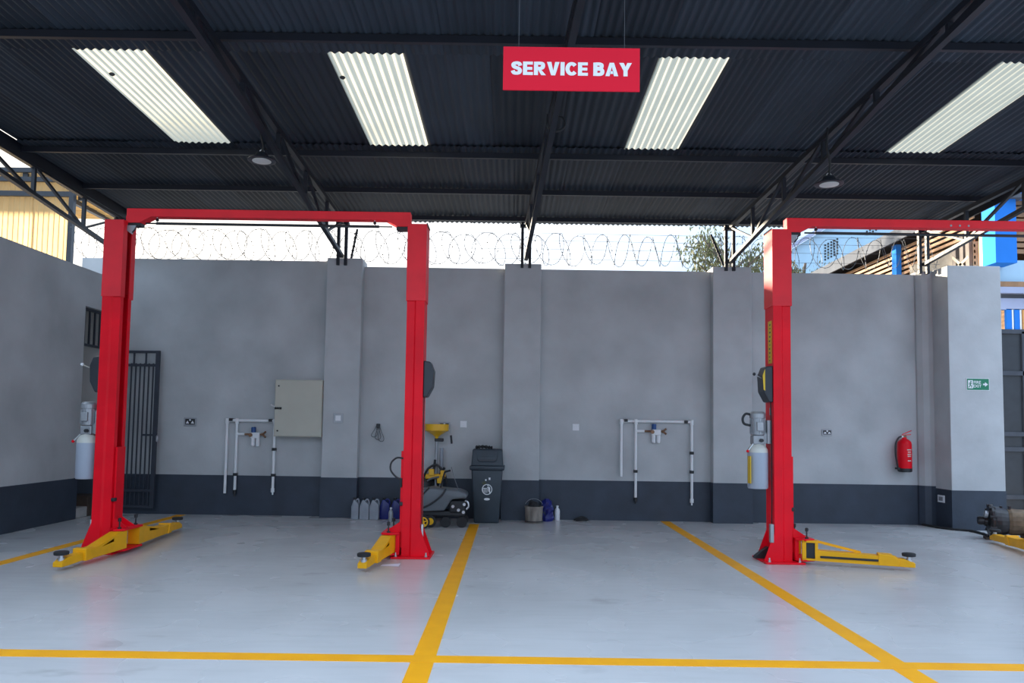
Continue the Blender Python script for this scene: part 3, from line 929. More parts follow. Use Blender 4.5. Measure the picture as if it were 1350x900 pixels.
# fire extinguisher
p = at(1193, 622, 11.9)
t = thing('fire_extinguisher', 'red fire extinguisher with black hose hung on the wall', 'fire extinguisher', (p.x, 11.9, p.z))
MB().lathe([(.085, 0), (.104, .01), (.104, .06)], 24).build('base_skirt', 'black', t, True)
MB().lathe([(.102, .055), (.104, .07), (.104, .43), (.095, .47), (.06, .505), (.035, .515), (.032, .54)], 24).build('cylinder', 'red', t, True)
MB().cyl((0, 0, .53), (0, 0, .575), .028, 12).build('valve', 'brass', t, True)
MB().bar((-.04, 0, .57), (.10, 0, .585), .022, .012).build('lower_handle', 'sleeve_red', t)
MB().bar((-.03, 0, .585), (.11, 0, .645), .022, .010).build('squeeze_lever', 'sleeve_red', t)
MB().cyl((-.03, -.02, .55), (-.055, -.02, .55), .018, 10).build('pressure_gauge', 'white', t, True)
MB().tube(smooth_path([(-.03, -.01, .555), (-.10, -.03, .535), (-.155, -.04, .44), (-.16, -.04, .28), (-.135, -.035, .12), (-.12, -.03, .04)]), .013, 8).build('hose', 'black', t, True)
MB().bx(-.13, -.10, -.05, .05, .04, .07).build('hose_clip', 'black', t)
lb = MB()
for z, r_, wd in ((.34, .1045, .75), (.305, .1045, .55), (.27, .1045, .65), (.24, .1045, .6), (.17, .1045, .6)):
    for i in range(6):
        a0 = -math.pi / 2 - wd / 2 + wd * i / 6 + .25
        a1 = a0 + wd / 7
        lb._add([(r_ * math.cos(a0), r_ * math.sin(a0), z), (r_ * math.cos(a1), r_ * math.sin(a1), z), (r_ * math.cos(a1), r_ * math.sin(a1), z + .016), (r_ * math.cos(a0), r_ * math.sin(a0), z + .016)], [(0, 1, 2, 3)])
lb.build('label_print', 'tank_top', t, kind='stuff')
MB().bx(-.03, .03, .09, .131, .30, .36).build('wall_bracket', 'black', t)

# fire exit sign on the end pillar
p = at(1289, 506.5, 11.45)
t = thing('exit_sign', 'small green fire exit sign with running figure and arrow on the pillar', 'sign', (p.x, 11.45, p.z))
MB().bx(-.172, .172, -.006, .001, -.092, .092).build('board', 'white', t)
MB().bx(-.165, .165, -.008, -.005, -.085, .085).build('green_face', 'sign_green', t)
fg = MB().bx(-.152, -.078, -.0095, -.0075, -.062, .062).build('pictogram_panel', 'white', t)
m = MB()
m.lathe([(.010, 0), (.010, .002)], 10, Matrix.Translation((-.108, -.0095, .042)) @ Matrix.Rotation(R(90), 4, 'X'))
for a, b, w in (((-.112, .026), (-.120, -.008), .014), ((-.120, -.008), (-.100, -.022), .011), ((-.100, -.022), (-.104, -.05), .010), ((-.120, -.008), (-.128, -.035), .011), ((-.128, -.035), (-.146, -.045), .010), ((-.112, .024), (-.092, .008), .008), ((-.113, .026), (-.134, .014), .008), ((-.134, .014), (-.138, -.004), .008)):
    m.bar((a[0], -.0105, a[1]), (b[0], -.0105, b[1]), .002, w, (b[1] - a[1], 0, a[0] - b[0]))
m.build('running_figure', 'sign_green', fg)
for tx_, z in (('FIRE', .028), ('EXIT', -.028)):
    o = text_mesh(tx_, .062, 'lettering', 'white', t, Matrix.Translation((-.012, -.0085, z)) @ FACE, offset=.001, depth=.0008)
    o['kind'] = 'stuff'
MB().prism([(.075, -.012), (.105, -.012), (.105, -.035), (.15, 0), (.105, .035), (.105, .012), (.075, .012)], -.0095, -.0075, 'y').build('arrow', 'white', t)

# ================================================================== SIDE OPENING: grille and open barred gate
t = thing('window_grille', 'dark barred transom grille over the narrow side opening', 'grille', (XL - .1, (LY + YB) / 2, 2.58))
hw = (YB - LY) / 2
for z in (0.0, .54):
    MB().bx(-.02, .02, -hw, hw, z, z + .035).build('rail', 'gate', t)
for i in range(6):
    y = -hw + .015 + (2 * hw - .03) * i / 5
    MB().bx(-.012, .012, y - .014, y + .014, .03, .55).build('bar', 'gate', t)
gw = at(207, 565, YB - .12).x - (XL + .02)
t = thing('barred_gate', 'dark steel barred gate swung open flat against the back wall', 'gate', (XL + .02, YB - .06, 0.10), R(-4))
GH = 2.46
for x in (.02, gw - .03):
    MB().bx(x - .03, x + .03, -.02, .02, 0, GH).build('stile', 'gate', t)
for z in (.0, .25, GH - .25, GH - .04):
    MB().bx(0, gw - .03, -.018, .018, z, z + .04).build('rail', 'gate', t)
for i in range(10):
    x = .02 + (gw - .05) * (i + 1) / 11
    MB().bx(x - .009, x + .009, -.009, .009, .04, GH - .2).build('bar', 'gate', t)
for i in range(3):
    x = .02 + (gw - .05) * (i + 1) / 4
    MB().bx(x - .012, x + .012, -.009, .009, GH - .24, GH - .03).build('bar', 'gate', t)
MB().bx(gw - .22, gw + .01, -.03, .0, 1.12, 1.15).build('latch', 'gate', t)
MB().lathe([(.012, -.05), (.02, -.03), (.02, .03), (.012, .05)], 8, Matrix.Translation((gw + .02, -.02, 1.08))).build('padlock', 'alu', t)
for z in (.3, 2.1):
    MB().cyl((-.005, 0, z), (-.005, 0, z + .1), .02, 8).build('hinge', 'gate', t)

# ================================================================== FLOOR THINGS
# wheelie bin
p = fl(640, 690)
t = thing('litter_bin', 'tall dark grey swing-lid litter bin with white emblem beside the pillar', 'bin', (p.x + .01, p.y + .22, 0))
def taper(z0, w0, d0, z1, w1, d1):
    m = MB()
    vs = [(sx * w / 2, sy * d / 2, z) for z, w, d in ((z0, w0, d0), (z1, w1, d1)) for sx, sy in ((-1, -1), (1, -1), (1, 1), (-1, 1))]
    m._add(vs, [(3, 2, 1, 0), (4, 5, 6, 7), (0, 1, 5, 4), (1, 2, 6, 5), (2, 3, 7, 6), (3, 0, 4, 7)])
    return m
body = taper(.0, .375, .36, .80, .47, .45).bevel(.025, 3).build('body', 'bin', t, True)
taper(.79, .52, .50, .855, .53, .51).bevel(.018, 2).build('rim', 'bin', t, True)
lid = taper(.85, .48, .45, 1.105, .445, .36).bevel(.02, 3).build('lid', 'bin', t, True)
fm = MB()
def lidp(x, z, o):
    k = (z - .85) / .255
    return (x, -(.225 - k * .055) - o, z)
fp = [(-.16, 1.085), (.16, 1.085), (.145, .945), (.11, .915), (-.11, .915), (-.145, .945)]
fm.tube([lidp(x, z, .002) for x, z in fp], .009, 6, True)
fm.build('flap_frame', 'bin', lid)
fv = [lidp(x * .95, z - .002, .004) for x, z in fp] + [lidp(x * .95, z - .002, -.02) for x, z in fp]
MB()._add(fv, [tuple(range(6))] + [(i, (i + 1) % 6, 6 + (i + 1) % 6, 6 + i) for i in range(6)]).build('swing_flap', 'cover', lid)
MB().bar(lidp(-.13, 1.0, .006), lidp(.13, 1.0, .006), .012, .016).build('flap_ridge', 'bin', lid)
def bp(x, z, o=.0015):
    return Vector((x, -(.18 + .045 * z / .8) - o, z))
em = MB().tube([bp(.005 + .072 * math.cos(2 * math.pi * i / 24), .505 + .075 * math.sin(2 * math.pi * i / 24)) for i in range(24)], .007, 6, True).build('emblem_ring', 'white', body)
e = MB()
e.tube([bp(.025, .545), bp(.035, .52), bp(.035, .485), bp(.05, .45)], [.014, .018, .015, .008], 6)
e.tube([bp(.03, .53), bp(.005, .535)], .007, 6)
e.lathe([(.001, -.012), (.012, 0), (.001, .012)], 8, Matrix.Translation(bp(.018, .562)))
e.build('emblem_figure', 'white', body)
e = MB()
for i in range(5):
    a = i * .35
    e.tube([bp(-.045 + .016 * i - .012, .52), bp(-.04 + .014 * i - .01, .455)], .004, 5)
e.tube([bp(-.058, .525), bp(.005, .52)], .005, 5)
e.build('emblem_basket', 'white', body)
MB().lathe([(.044, -.002), (.044, .002)], 18, Matrix.Translation(bp(.005, .36)) @ Matrix.Diagonal((1, 1, .42, 1)) @ Matrix.Rotation(R(88), 4, 'X')).build('oval_plate', 'white', body)
for x, z, s_ in ((.04, .665, .013), (-.015, .645, .010)):
    MB().bx(x - s_, x + s_, -.0015, .002, -s_ * 1.3, s_ * 1.3, Matrix.Translation(bp(0, z))).build('sticker', 'white', body)
g = MB()
for dx, dz in ((-.06, .60), (-.035, .615), (-.02, .595), (-.045, .585)):
    g.lathe([(.014, -.001), (.014, .0015)], 6, Matrix.Translation(bp(dx, dz)) @ Matrix.Rotation(R(90), 4, 'X'))
g.build('leaf_sticker', 'leaf', body)
for x in (-.15, .15):
    MB().cyl((x - .02, .20, .075), (x + .02, .20, .075), .07, 16).build('wheel', 'black', t, True)
MB().cyl((-.17, .20, .075), (.17, .20, .075), .014, 8).build('axle', 'black', t)
# rag on the bin
g = MB()
rp = [(-.17, -.02, .006), (-.12, -.05, .012), (-.05, -.03, .016), (.02, -.05, .008), (.07, -.02, .002)]
g.tube(smooth_path(rp), [.016 + .012 * math.sin(i * .7 + .5) ** 2 for i in range(25)], 8)
rag = g.build('rag', 'rubber', smooth=True)
rag.location += Vector((p.x, p.y + .22, 1.095 - rag.location.z))
tag(rag, 'dark crumpled rag lying on top of the litter bin', 'rag')

# jugs of oil by the pillar
def jug(px, py, w, h, m, label, group, cat='jug', d_=.12, rz=0, push=0.0):
    q = fl(px, py)
    t = thing('oil_jug', label, cat, (q.x, q.y + push, 0), rz, group)
    w2 = w / 2
    body = MB().prism([(-w2, 0), (w2, 0), (w2, h * .58), (w2 * .95, h * .72), (-w2 * .05, h * .93), (-w2 * .45, h * .93), (-w2, h * .60)], -d_ / 2, d_ / 2, 'y').bevel(.014, 2).build('body', m, t, True)
    MB().tube(smooth_path([(w2 * .05, 0, h * .90), (w2 * .55, 0, h * .95), (w2 * .85, 0, h * .85), (w2 * .88, 0, h * .66)]), .013, 8).build('handle', m, t, True)
    MB().lathe([(.022, 0), (.024, .02), (.022, .035)], 12, Matrix.Translation((-w2 * .25, 0, h * .92))).build('cap', 'black', t, True)
    return t
jl = 'row of oil jugs by the pillar'
jug(468.5, 684, .115, .32, 'jug_grey', 'dark grey oil jug standing right against the pillar foot', jl, rz=R(0))
jug(480.5, 684.5, .145, .32, 'jug_grey', 'silver grey oil jug, middle one of the three grey jugs', jl)
jug(493.5, 684.5, .145, .32, 'jug_grey', 'silver grey oil jug standing beside the blue jug', jl)
jug(507, 684, .15, .32, 'jug_blue', 'dark blue oil jug behind the small pale bottle', jl, push=.02)
jug(521, 684, .14, .31, 'jug_blue', 'dark blue oil jug half hidden behind the red lift post', jl, push=.06)
def bottle(px, py, h, r, m, label, cap='white'):
    q = fl(px, py)
    t = thing('bottle', label, 'bottle', (q.x, q.y, 0))
    MB().lathe([(r * .9, 0), (r, .01), (r, h * .62), (r * .8, h * .76), (r * .42, h * .86), (r * .42, h * .92)], 14).build('body', m, t, True)
    MB().lathe([(r * .5, h * .91), (r * .5, h), (r * .4, h * 1.01)], 12).build('cap', cap, t, True)
    return t
bottle(515, 687.5, .21, .036, 'alu', 'small pale bottle standing in front of the blue oil jugs')
bottle(734.5, 685.5, .225, .043, 'white', 'small white plastic bottle standing beside the blue sack')

# bucket, blue sack, black rag
q = fl(704, 690)
t = thing('metal_bucket', 'dirty brown metal bucket with black rags in it', 'bucket', (q.x, q.y + .12, 0))
MB().lathe([(.115, 0), (.128, .006), (.132, .04), (.128, .045), (.136, .22), (.142, .232), (.142, .25), (.132, .25), (.13, .2)], 28).build('pail', 'bucket', t, True)
MB().lathe([(.138, .018), (.141, .026), (.138, .034)], 28).build('base_hoop', 'black', t, True)
for i in range(5):
    a = i * 1.25
    MB().tube(smooth_path([(.09 * math.cos(a), .09 * math.sin(a), .19), (.04 * math.cos(a + .6), .05 * math.sin(a + .6), .27 + .02 * (i % 3)), (-.03 * math.cos(a), .06 * math.sin(a + 1), .25), (-.08 * math.cos(a - .4), -.07 * math.sin(a), .22)]), .032, 7).build('rag', 'rubber', t, True)
MB().tube(arc((0, 0, .235), .14, R(20), R(160), 14, (1, 0, 0), (0, .55, .84)), .004, 5).build('handle', 'alu', t)

q = at(721, 684, 11.78)
t = thing('plastic_sack', 'crumpled dark blue plastic sack between bucket and white bottle', 'sack', (q.x, 11.86, 0))
rnd = random.Random(3)
m = MB()
rows = []
for j in range(9):
    z = .34 * j / 8
    base = [.10, .115, .11, .10, .105, .10, .085, .07, .03][j]
    rows.append([m.bm.verts.new(((base + rnd.uniform(-.014, .014)) * math.cos(k * math.pi / 7), (base * .8 + rnd.uniform(-.014, .014)) * math.sin(k * math.pi / 7), z + rnd.uniform(-.01, .01) * (0 < j < 8))) for k in range(14)])
for j in range(8):
    for k in range(14):
        m.bm.faces.new((rows[j][k], rows[j][(k + 1) % 14], rows[j + 1][(k + 1) % 14], rows[j + 1][k]))
m.bm.faces.new(rows[0][::-1])
m.bm.faces.new(rows[-1])
m.build('sack', 'jug_blue', t)
MB().tube(arc((0, 0, 0), .055, 0, 2 * math.pi, 14)[:-1], .008, 6, True).build('neck_tie', 'cover', t).location = (-.075, -.075, .09)

q = at(766, 685, 11.9)
m = MB()
m.tube(smooth_path([(-.11, 0, .012), (-.05, -.02, .03), (.02, .01, .038), (.08, -.01, .028), (.115, 0, .010)]), [.010 + .02 * math.sin(math.pi * i / 24) for i in range(25)], 8)
m.tube(smooth_path([(-.08, -.05, .010), (.0, -.06, .018), (.09, -.04, .010)]), .014, 7)
o = m.build('rag', 'rubber', smooth=True)
o.location = (q.x, q.y, 0)
tag(o, 'flat black rag lying on the floor against the dado', 'rag')

# grey wheeled machine behind the middle lift post
q = fl(585, 696)
t = thing('pressure_washer', 'grey hooded workshop machine on casters behind the red lift post', 'machine', (q.x, q.y + .25, 0))
hood = MB().prism([(-.42, .30), (-.40, .52), (-.20, .56), (.20, .53), (.31, .49), (.32, .42), (.10, .40), (.0, .24), (-.30, .22)], -.22, .22, 'y').bevel(.03, 3).build('hood', 'hood', t, True)
MB().tube(smooth_path([(-.36, -.235, .26), (-.2, -.24, .33), (-.05, -.24, .45), (.02, -.235, .55)]), .012, 7).build('hose', 'black', t, True)
MB().tube(smooth_path([(-.38, -.235, .40), (-.3, -.24, .48), (-.22, -.235, .57)]), .010, 7).build('hose', 'black', t, True)
MB().bx(-.40, .28, -.15, .15, .15, .23).bevel(.02).build('chassis', 'black', t)
en = MB().bx(.06, .30, -.17, .17, .20, .38).bevel(.03).build('pump_motor', 'black', t)
for x, y, z in ((.12, -.18, .30), (.20, -.18, .25), (.28, -.16, .33), (.27, -.17, .22)):
    MB().cyl((x, y + .03, z), (x, y - .03, z), .022, 10).build('hose_fitting', 'chrome', en, True)
MB().tube(smooth_path([(.29, -.16, .38), (.33, -.17, .36), (.34, -.17, .30), (.31, -.17, .26)]), .014, 8).build('outlet_pipe', 'chrome', en, True)
for x, y in ((.02, -.17), (.25, -.17), (.25, .17), (-.35, .17)):
    MB().cyl((x, y - .02, .075), (x, y + .02, .075), .075, 18).build('wheel', 'rubber', t, True)
MB().cyl((-.20, -.20, .085), (-.20, -.16, .085), .085, 18).build('wheel', 'rubber', t, True)
MB().cyl((-.20, -.205, .085), (-.20, -.20, .085), .05, 14).build('wheel_hub', 'funnel', t, True)
MB().tube(smooth_path([(.20, -.21, .56 - .03), (.13, -.22, .72), (.09, -.2, .86)]), .005, 5).build('wand_wire', 'wire', t)
for a, b in (((-.08, .0, .55), (-.02, -.02, .78)), ((-.02, -.02, .78), (.06, -.05, .80))):
    MB().cyl(a, b, .014, 8).build('handle_bar', 'black', t, True)

# waste oil drainer with yellow funnel
q = fl(566, 692)
t = thing('oil_drainer', 'waste oil drainer with yellow funnel bowl on a pole', 'oil drainer', (q.x - .05, q.y + .72, 0))
MB().lathe([(.15, .12), (.17, .14), (.17, .56), (.15, .60), (.04, .62)], 24, Matrix.Translation((-.14, 0, 0))).build('tank', 'black', t, True)
MB().bx(-.32, .10, -.16, .16, .09, .13).build('frame', 'black', t)
for y in (-.17, .17):
    MB().cyl((.02, y - .02, .09), (.02, y + .02, .09), .09, 20).build('wheel', 'rubber', t, True)
for x in (-.28,):
    MB().cyl((x, -.02, .055), (x, .02, .055), .055, 14).build('caster', 'rubber', t, True)
MB().cyl((.06, 0, .12), (.06, 0, 1.26), .022, 12).build('pole', 'alu', t, True)
MB().cyl((.14, .02, .12), (.14, .02, 1.10), .030, 12).build('sight_tube', 'jug_grey', t, True)
fn = MB().lathe([(.02, 1.22), (.028, 1.27), (.06, 1.30), (.165, 1.36), (.185, 1.37), (.188, 1.47), (.18, 1.47), (.175, 1.38), (.05, 1.31)], 28, Matrix.Translation((.06, 0, 0))).build('funnel', 'funnel', t, True)
MB().tube([(.25, -.02, 1.46), (.275, -.02, 1.47), (.285, -.02, 1.32)], .006, 5).build('funnel_hook', 'alu', fn)
MB().cyl((.285, -.03, 1.30), (.30, -.03, 1.17), .016, 8).build('grip', 'black', t, True)
MB().bx(.03, .17, -.03, .05, 1.20, 1.25).bevel(.01).build('clamp', 'black', t)
MB().bx(-.1, .2, -.08, .08, .62, .70).bevel(.02).build('valve_block', 'funnel', t)
MB().tube(smooth_path([(-.15, -.06, .60), (-.05, -.10, .78), (.08, -.10, .84), (.20, -.08, .70), (.24, -.06, .55)]), .018, 8).build('hose', 'black', t, True)
MB().tube(smooth_path([(-.14, -.1, .52), (-.02, -.12, .62), (.12, -.12, .66)]), .016, 8).build('hose', 'wire', t, True)
for a, b in (((.02, -.05, .70), (.05, -.06, .92)), ((.12, -.05, .68), (.20, -.06, .80))):
    MB().cyl(a, b, .02, 8).build('valve_lever', 'black', t, True)
for x, z in ((.0, .74), (.13, .62), (.18, .72)):
    MB().bx(x - .04, x + .04, -.12, -.06, z - .06, z + .04).bevel(.01).build('yellow_valve', 'funnel', t)
# yellow spoked wheel beside the post
q = fl(557.5, 697)
t = thing('spoked_wheel', 'small yellow spoked wheel with black tyre behind the lift post', 'wheel', (q.x, q.y, 0.095))
MB().tube([(.082 * math.cos(2 * math.pi * i / 24), 0, .082 * math.sin(2 * math.pi * i / 24)) for i in range(24)], .014, 8, True).build('tyre', 'rubber', t, True)
MB().tube([(.062 * math.cos(2 * math.pi * i / 24), 0, .062 * math.sin(2 * math.pi * i / 24)) for i in range(24)], .012, 8, True).build('rim', 'funnel', t, True)
MB().cyl((0, -.02, 0), (0, .02, 0), .024, 12).build('hub', 'funnel', t, True)
for i in range(5):
    a = 2 * math.pi * i / 5 + .3
    MB().bar((0, 0, 0), (.062 * math.cos(a), 0, .062 * math.sin(a)), .014, .022, (0, 1, 0)).build('spoke', 'funnel', t)

# gearbox on the floor at the right
q = fl(1304, 712)
GX = Matrix.Translation((0, 0, .25)) @ Matrix.Rotation(R(90), 4, 'Y')
t = thing('gearbox', 'dirty removed gearbox lying on the floor beside the end pillar', 'gearbox', (q.x + .06, q.y + .12, 0), R(-22))
MB().lathe([(.10, .0), (.20, .01), (.225, .03), (.225, .06), (.20, .08), (.195, .14), (.175, .22), (.16, .24)], 22, GX).build('bell_housing', 'oily', t)
MB().lathe([(.165, .22), (.178, .27), (.17, .58), (.145, .70), (.11, .78), (.09, .98), (.06, 1.0)], 18, GX).build('gear_case', 'rust', t)
MB().lathe([(.05, -.12), (.06, -.10), (.06, .02)], 12, GX).build('input_shaft', 'oily', t, True)
for i in range(9):
    a = 2 * math.pi * i / 9
    MB().cyl((.0, .208 * math.cos(a), .25 + .208 * math.sin(a)), (.075, .208 * math.cos(a), .25 + .208 * math.sin(a)), .022, 8).build('bolt_boss', 'oily', t)
for x in (.16, .26):
    MB().bx(x - .012, x + .012, -.03, .03, .40, .46).build('casting_rib', 'oily', t)
MB().bx(.40, .62, -.14, .14, .02, .16).bevel(.03).build('sump', 'rust', t)
MB().cyl((-.01, -.07, .34), (-.05, -.07, .35), .05, 14).build('solenoid', 'alu', t, True)
MB().cyl((-.01, -.04, .24), (-.045, -.04, .24), .06, 14).build('pump_cover', 'oily', t, True)
MB().bx(-.04, .46, -.10, .10, 0, .035).build('timber_block', 'wood_dark', t)
# long dark bar / chain on the floor
pts = [fl(1214, 692), fl(1235, 696), fl(1258, 699), fl(1280, 701), fl(1300, 706), fl(1316, 711)]
tag(MB().tube(smooth_path([(v.x, v.y, .016) for v in pts]), [.013 + .009 * abs(math.sin(i * 1.3)) for i in range(31)], 7).build('floor_cable', 'rubber', smooth=True), 'dark cable lying along the foot of the end pillar', 'cable')
# paper scraps
q = fl(515, 745)
pm = MB()._add([(-.10, -.05, .002), (.09, -.06, .002), (.10, .02, .018), (.06, .05, .004), (-.09, .04, .002)], [(0, 1, 2, 3, 4)])
pm._add([(-.10, -.05, .001), (.09, -.06, .001), (.10, .02, .017), (.06, .05, .003), (-.09, .04, .001)], [(4, 3, 2, 1, 0)])
o = pm.build('paper_scrap', 'paper')
o.location = (q.x, q.y, 0)
tag(o, 'pale scrap of paper on the floor beside the yellow lift arm', 'paper')

# ================================================================== RAZOR WIRE ON THE BACK WALL
t = thing('razor_wire', 'coil of razor wire with tension strands along the top of the wall', 'razor wire', (0, YB + .12, 4.03))
for s_, ph in ((1, 0.0), (-1, 1.1)):
    pts = []
    X0, X1, pitch = -7.1, 6.9, .37
    n = int((X1 - X0) / pitch * 26)
    rn = random.Random(5 + s_)
    for i in range(n):
        a = 2 * math.pi * i / 26
        rr = .25 + .022 * math.sin(i * .031 * 3 + ph)
        pts.append((X0 + (X1 - X0) * i / n + s_ * (.12 + .05 * math.sin(i * .017)) * math.cos(a + ph), rr * .55 * s_ * math.cos(a + ph), .29 + rr * math.sin(a + ph)))
    m = MB()
    m.tube(pts, .0048, 3)
    for i in range(0, n - 1, 3):
        c_ = Vector(pts[i])
        d_ = (Vector(pts[i + 1]) - c_).normalized() * .012
        u_ = Vector((0, 0, .014)) if abs(d_.z) < .009 else Vector((.014, 0, 0))
        m._add([c_ - d_ + u_, c_ + d_, c_ - d_ - u_], [(0, 1, 2)])
    m.build('wire_coil', 'wire', t)
for z in (.14, .30, .44, .56):
    MB().tube([(-7.1, 0, z), (-2.6, 0, z - .02), (.3, 0, z), (3.4, 0, z - .015), (6.9, 0, z)], .003, 4).build('tension_strand', 'wire', t)
for px, dx in ((462, .10), (955, -.22)):
    x = at(px, 340, YB + .12).x
    b_ = MB().bar((x, 0, .03), (x + dx, 0, .58), .028, .028, (0, 1, 0))
    for i in range(7):
        k = .1 + i * .13
        b_.bx(x + dx * k - .022, x + dx * k + .022, -.01, .01, .03 + .55 * k - .01, .03 + .55 * k + .01)
    b_.build('angle_bracket', 'steel', t)

# ================================================================== NEIGHBOURS
# yellow translucent sheeted shed beyond the left wall
SYD = 14.6
t = thing('sheet_shed', 'neighbouring shed of glowing yellow corrugated plastic sheets', 'shed', (at(95, 400, SYD).x, SYD, -.15))
xr = at(95, 300, SYD).x
ztop = at(40, 222, SYD).z
me_cache = None
for i in range(6):
    x = xr - .02 - (i + 1) * .80
    m = MB()
    n = 8 * 6
    A, B = [], []
    for k in range(n + 1):
        xx = x + .83 * k / n
        yy = SYD + .03 + .022 * math.cos(2 * math.pi * 8 * k / n) + .006 * (i % 2)
        A.append(m.bm.verts.new((xx, yy, -.15)))
        B.append(m.bm.verts.new((xx, yy, ztop)))
    for k in range(n):
        m.bm.faces.new((A[k], A[k + 1], B[k + 1], B[k]))
    m.build('wall_sheet', 'yellow_sheet', t, True, world=True)
for py, hh in ((225, .09), (237, .09), (256, .10)):
    z = at(40, py, SYD).z
    MB().bx(xr - 5.0, xr, SYD - .06, SYD, z - hh / 2, z + hh / 2).build('rail', 'cover', t, world=True)
MB().bx(xr - .045, xr + .045, SYD - .08, SYD + .02, -.15, at(97, 234, SYD).z).build('corner_post', 'cover', t, world=True)
# its roof, seen from below to the right of the wall sheets
zc_ = 6.15
for i in range(9):
    y0 = SYD + .1 + i * .34
    MB().prism([(y0, zc_ + .14 - .01 * i), (y0 + .30, zc_ + .14 - .01 * i), (y0 + .30, zc_ + .17 - .01 * i), (y0, zc_ + .17 - .01 * i)], -15, at(151, 275, y0).x - .1, 'x').build('roof_sheet', 'yellow_sheet', t, world=True)
for x in (-9.6, -10.6):
    MB().bx(x - .05, x + .05, SYD, SYD + 3.2, zc_, zc_ + .12).build('rafter', 'cover', t, world=True)
z = at(130, 262, SYD + .2).z
MB().bx(xr, at(149, 262, SYD + .2).x, SYD + .15, SYD + .22, z - .05, z + .05).build('tie_beam', 'cover', t, world=True)

# slatted barn beyond the right end, its long side running away from the wall
BX = 9.0
t = thing('slatted_barn', 'neighbouring barn with brown slatted side and blue posts', 'barn', (BX, 17, -.15))
ze = 5.85
MB().prism([(BX - .35, ze - .02), (BX - .35, ze + .16), (BX + 4, ze + 1.6), (BX + 4, ze + 1.4)], 14.62, 23.5, 'y').build('roof', 'roof_grey', t, world=True)
MB().bx(BX - .38, BX - .34, 14.62, 23.5, ze - .10, ze + .17).build('eave_gutter', 'roof_grey', t, world=True)
for i in range(17):
    z = ze - .16 - i * .115
    MB().bx(BX, BX + .03, 14.65, 23.4, z - .03, z + .03).build('slat', 'wood', t, world=True)
MB().bx(BX + 3.6, BX + 3.7, 14.65, 23.4, -.15, ze + 1.2).build('far_wall', 'wood', t, world=True)
MB().bx(BX - .02, BX + .25, 14.65, 17.0, -.15, at(1230, 338, 16).z).build('stone_wall', 'stone', t, world=True)
MB().bx(BX - .02, BX + .25, 17.0, 23.4, -.15, 4.85).build('stone_wall', 'stone', t, world=True)
MB().prism([(BX + .05, -.15), (BX + .05, ze + .12), (BX + 3.6, ze + 1.38), (BX + 3.6, -.15)], 23.3, 23.4, 'y').build('added_end_wall', 'wood', t, world=True)  # unseen end, added to keep the barn dark behind its slats
for Y, z0, z1 in ((15.0, 4.35, 4.62), (15.6, 4.65, 4.9), (16.3, 4.3, 4.6)):
    MB().bx(BX - .04, BX, Y - .12, Y + .12, z0, z1).build('window', 'wood_dark', t, world=True)
for Y in (17.5, 21.8):
    MB().bx(BX - .12, BX, Y - .1, Y + .1, -.15, ze - .05).build('post', 'blue', t, world=True)
for Y, dz in ((14.70, .0), (14.9, .1), (15.15, -.1)):
    MB().bx(BX - .10, BX - .04, Y - .06, Y + .06, 3.8, 5.3 + dz).build('timber_upright', 'bark', t, world=True)
for a, b in (((14.66, 4.6), (15.2, 5.0)), ((14.66, 4.9), (15.2, 4.7)), ((14.66, 4.2), (15.3, 4.45))):
    MB().bar((BX - .08, a[0], a[1]), (BX - .08, b[0], b[1]), .05, .06).build('timber_brace', 'stone', t, world=True)

# blue gatehouse with steel gate to the right of the end pillar
GY = 14.3
t = thing('gatehouse', 'bright blue gatehouse frame with column and ledges over the gate', 'building', (10.2, GY, -.15))
c0, c1 = at(1312, 300, 13.9), at(1340, 300, 13.9)
MB().bx(c0.x, c1.x, 13.9, 14.3, at(1325, 346, 13.9).z, at(1325, 262, 13.9).z).build('column', 'blue', t, world=True)
MB().bx(c0.x - .12, c1.x + .12, 13.8, 14.4, at(1325, 262, 13.9).z, at(1325, 262, 13.9).z + .08).build('column_cap', 'roof_grey', t, world=True)
MB().prism([(c0.x + .1, at(1325, 262, 13.9).z + .08), (c1.x + 3, at(1325, 262, 13.9).z + .08), (c1.x + 3, at(1325, 262, 13.9).z + 1.9)], 13.95, 14.25, 'y').build('gable', 'blue', t, world=True)
MB().bx(at(1305, 300, 14.35).x, c0.x, 14.3, 14.4, 4.6, at(1310, 300, 14.35).z).build('side_panel', 'orange', t, world=True)
for i in range(9):
    z = at(1345, 268 + i * 8, 14.4).z
    MB().bx(c1.x, c1.x + 3, 14.35, 14.38, z - .04, z + .04).build('slat', 'wood', t, world=True)
def band(y0, y1, m, name, yo=0.0, x0=None):
    za, zb = at(1335, y0, GY + yo).z, at(1335, y1, GY + yo).z
    MB().bx(9.0 if x0 is None else x0, 13, GY + yo, GY + yo + .12, zb, za).build(name, m, t, world=True)
band(343, 371, 'pale_blue', 'fascia')
band(371, 378, 'wood', 'ledge', -.1)
band(378, 386, 'lavender', 'ledge', -.12)
band(386, 393, 'roof_grey', 'soffit', .02)
band(393, 408, 'lavender', 'lintel', .0)
for i in range(7):
    x = at(1327 + i * 10.5, 420, GY).x
    MB().bx(x, x + .10, GY, GY + .06, at(1335, 434.4, GY).z, at(1335, 407, GY).z).build('upright', 'blue' if i != 2 else 'orange', t, world=True)
    MB().bx(x + .105, x + .135, GY, GY + .06, at(1335, 434.4, GY).z, at(1335, 407, GY).z).build('upright', 'white', t, world=True)
t = thing('steel_gate', 'dark steel panelled gate beyond the end pillar', 'gate', (11.0, GY, -.15))
g0, g1 = at(1326, 560, GY).x - .25, 13.0
gz = [at(1335, y, GY).z for y in (674, 655, 592, 572, 492, 437)]
for z in gz:
    MB().bx(g0, g1, GY - .03, GY + .05, max(z - .04, -.15), z + .04).build('rail', 'lavender' if False else 'gate', t, world=True)
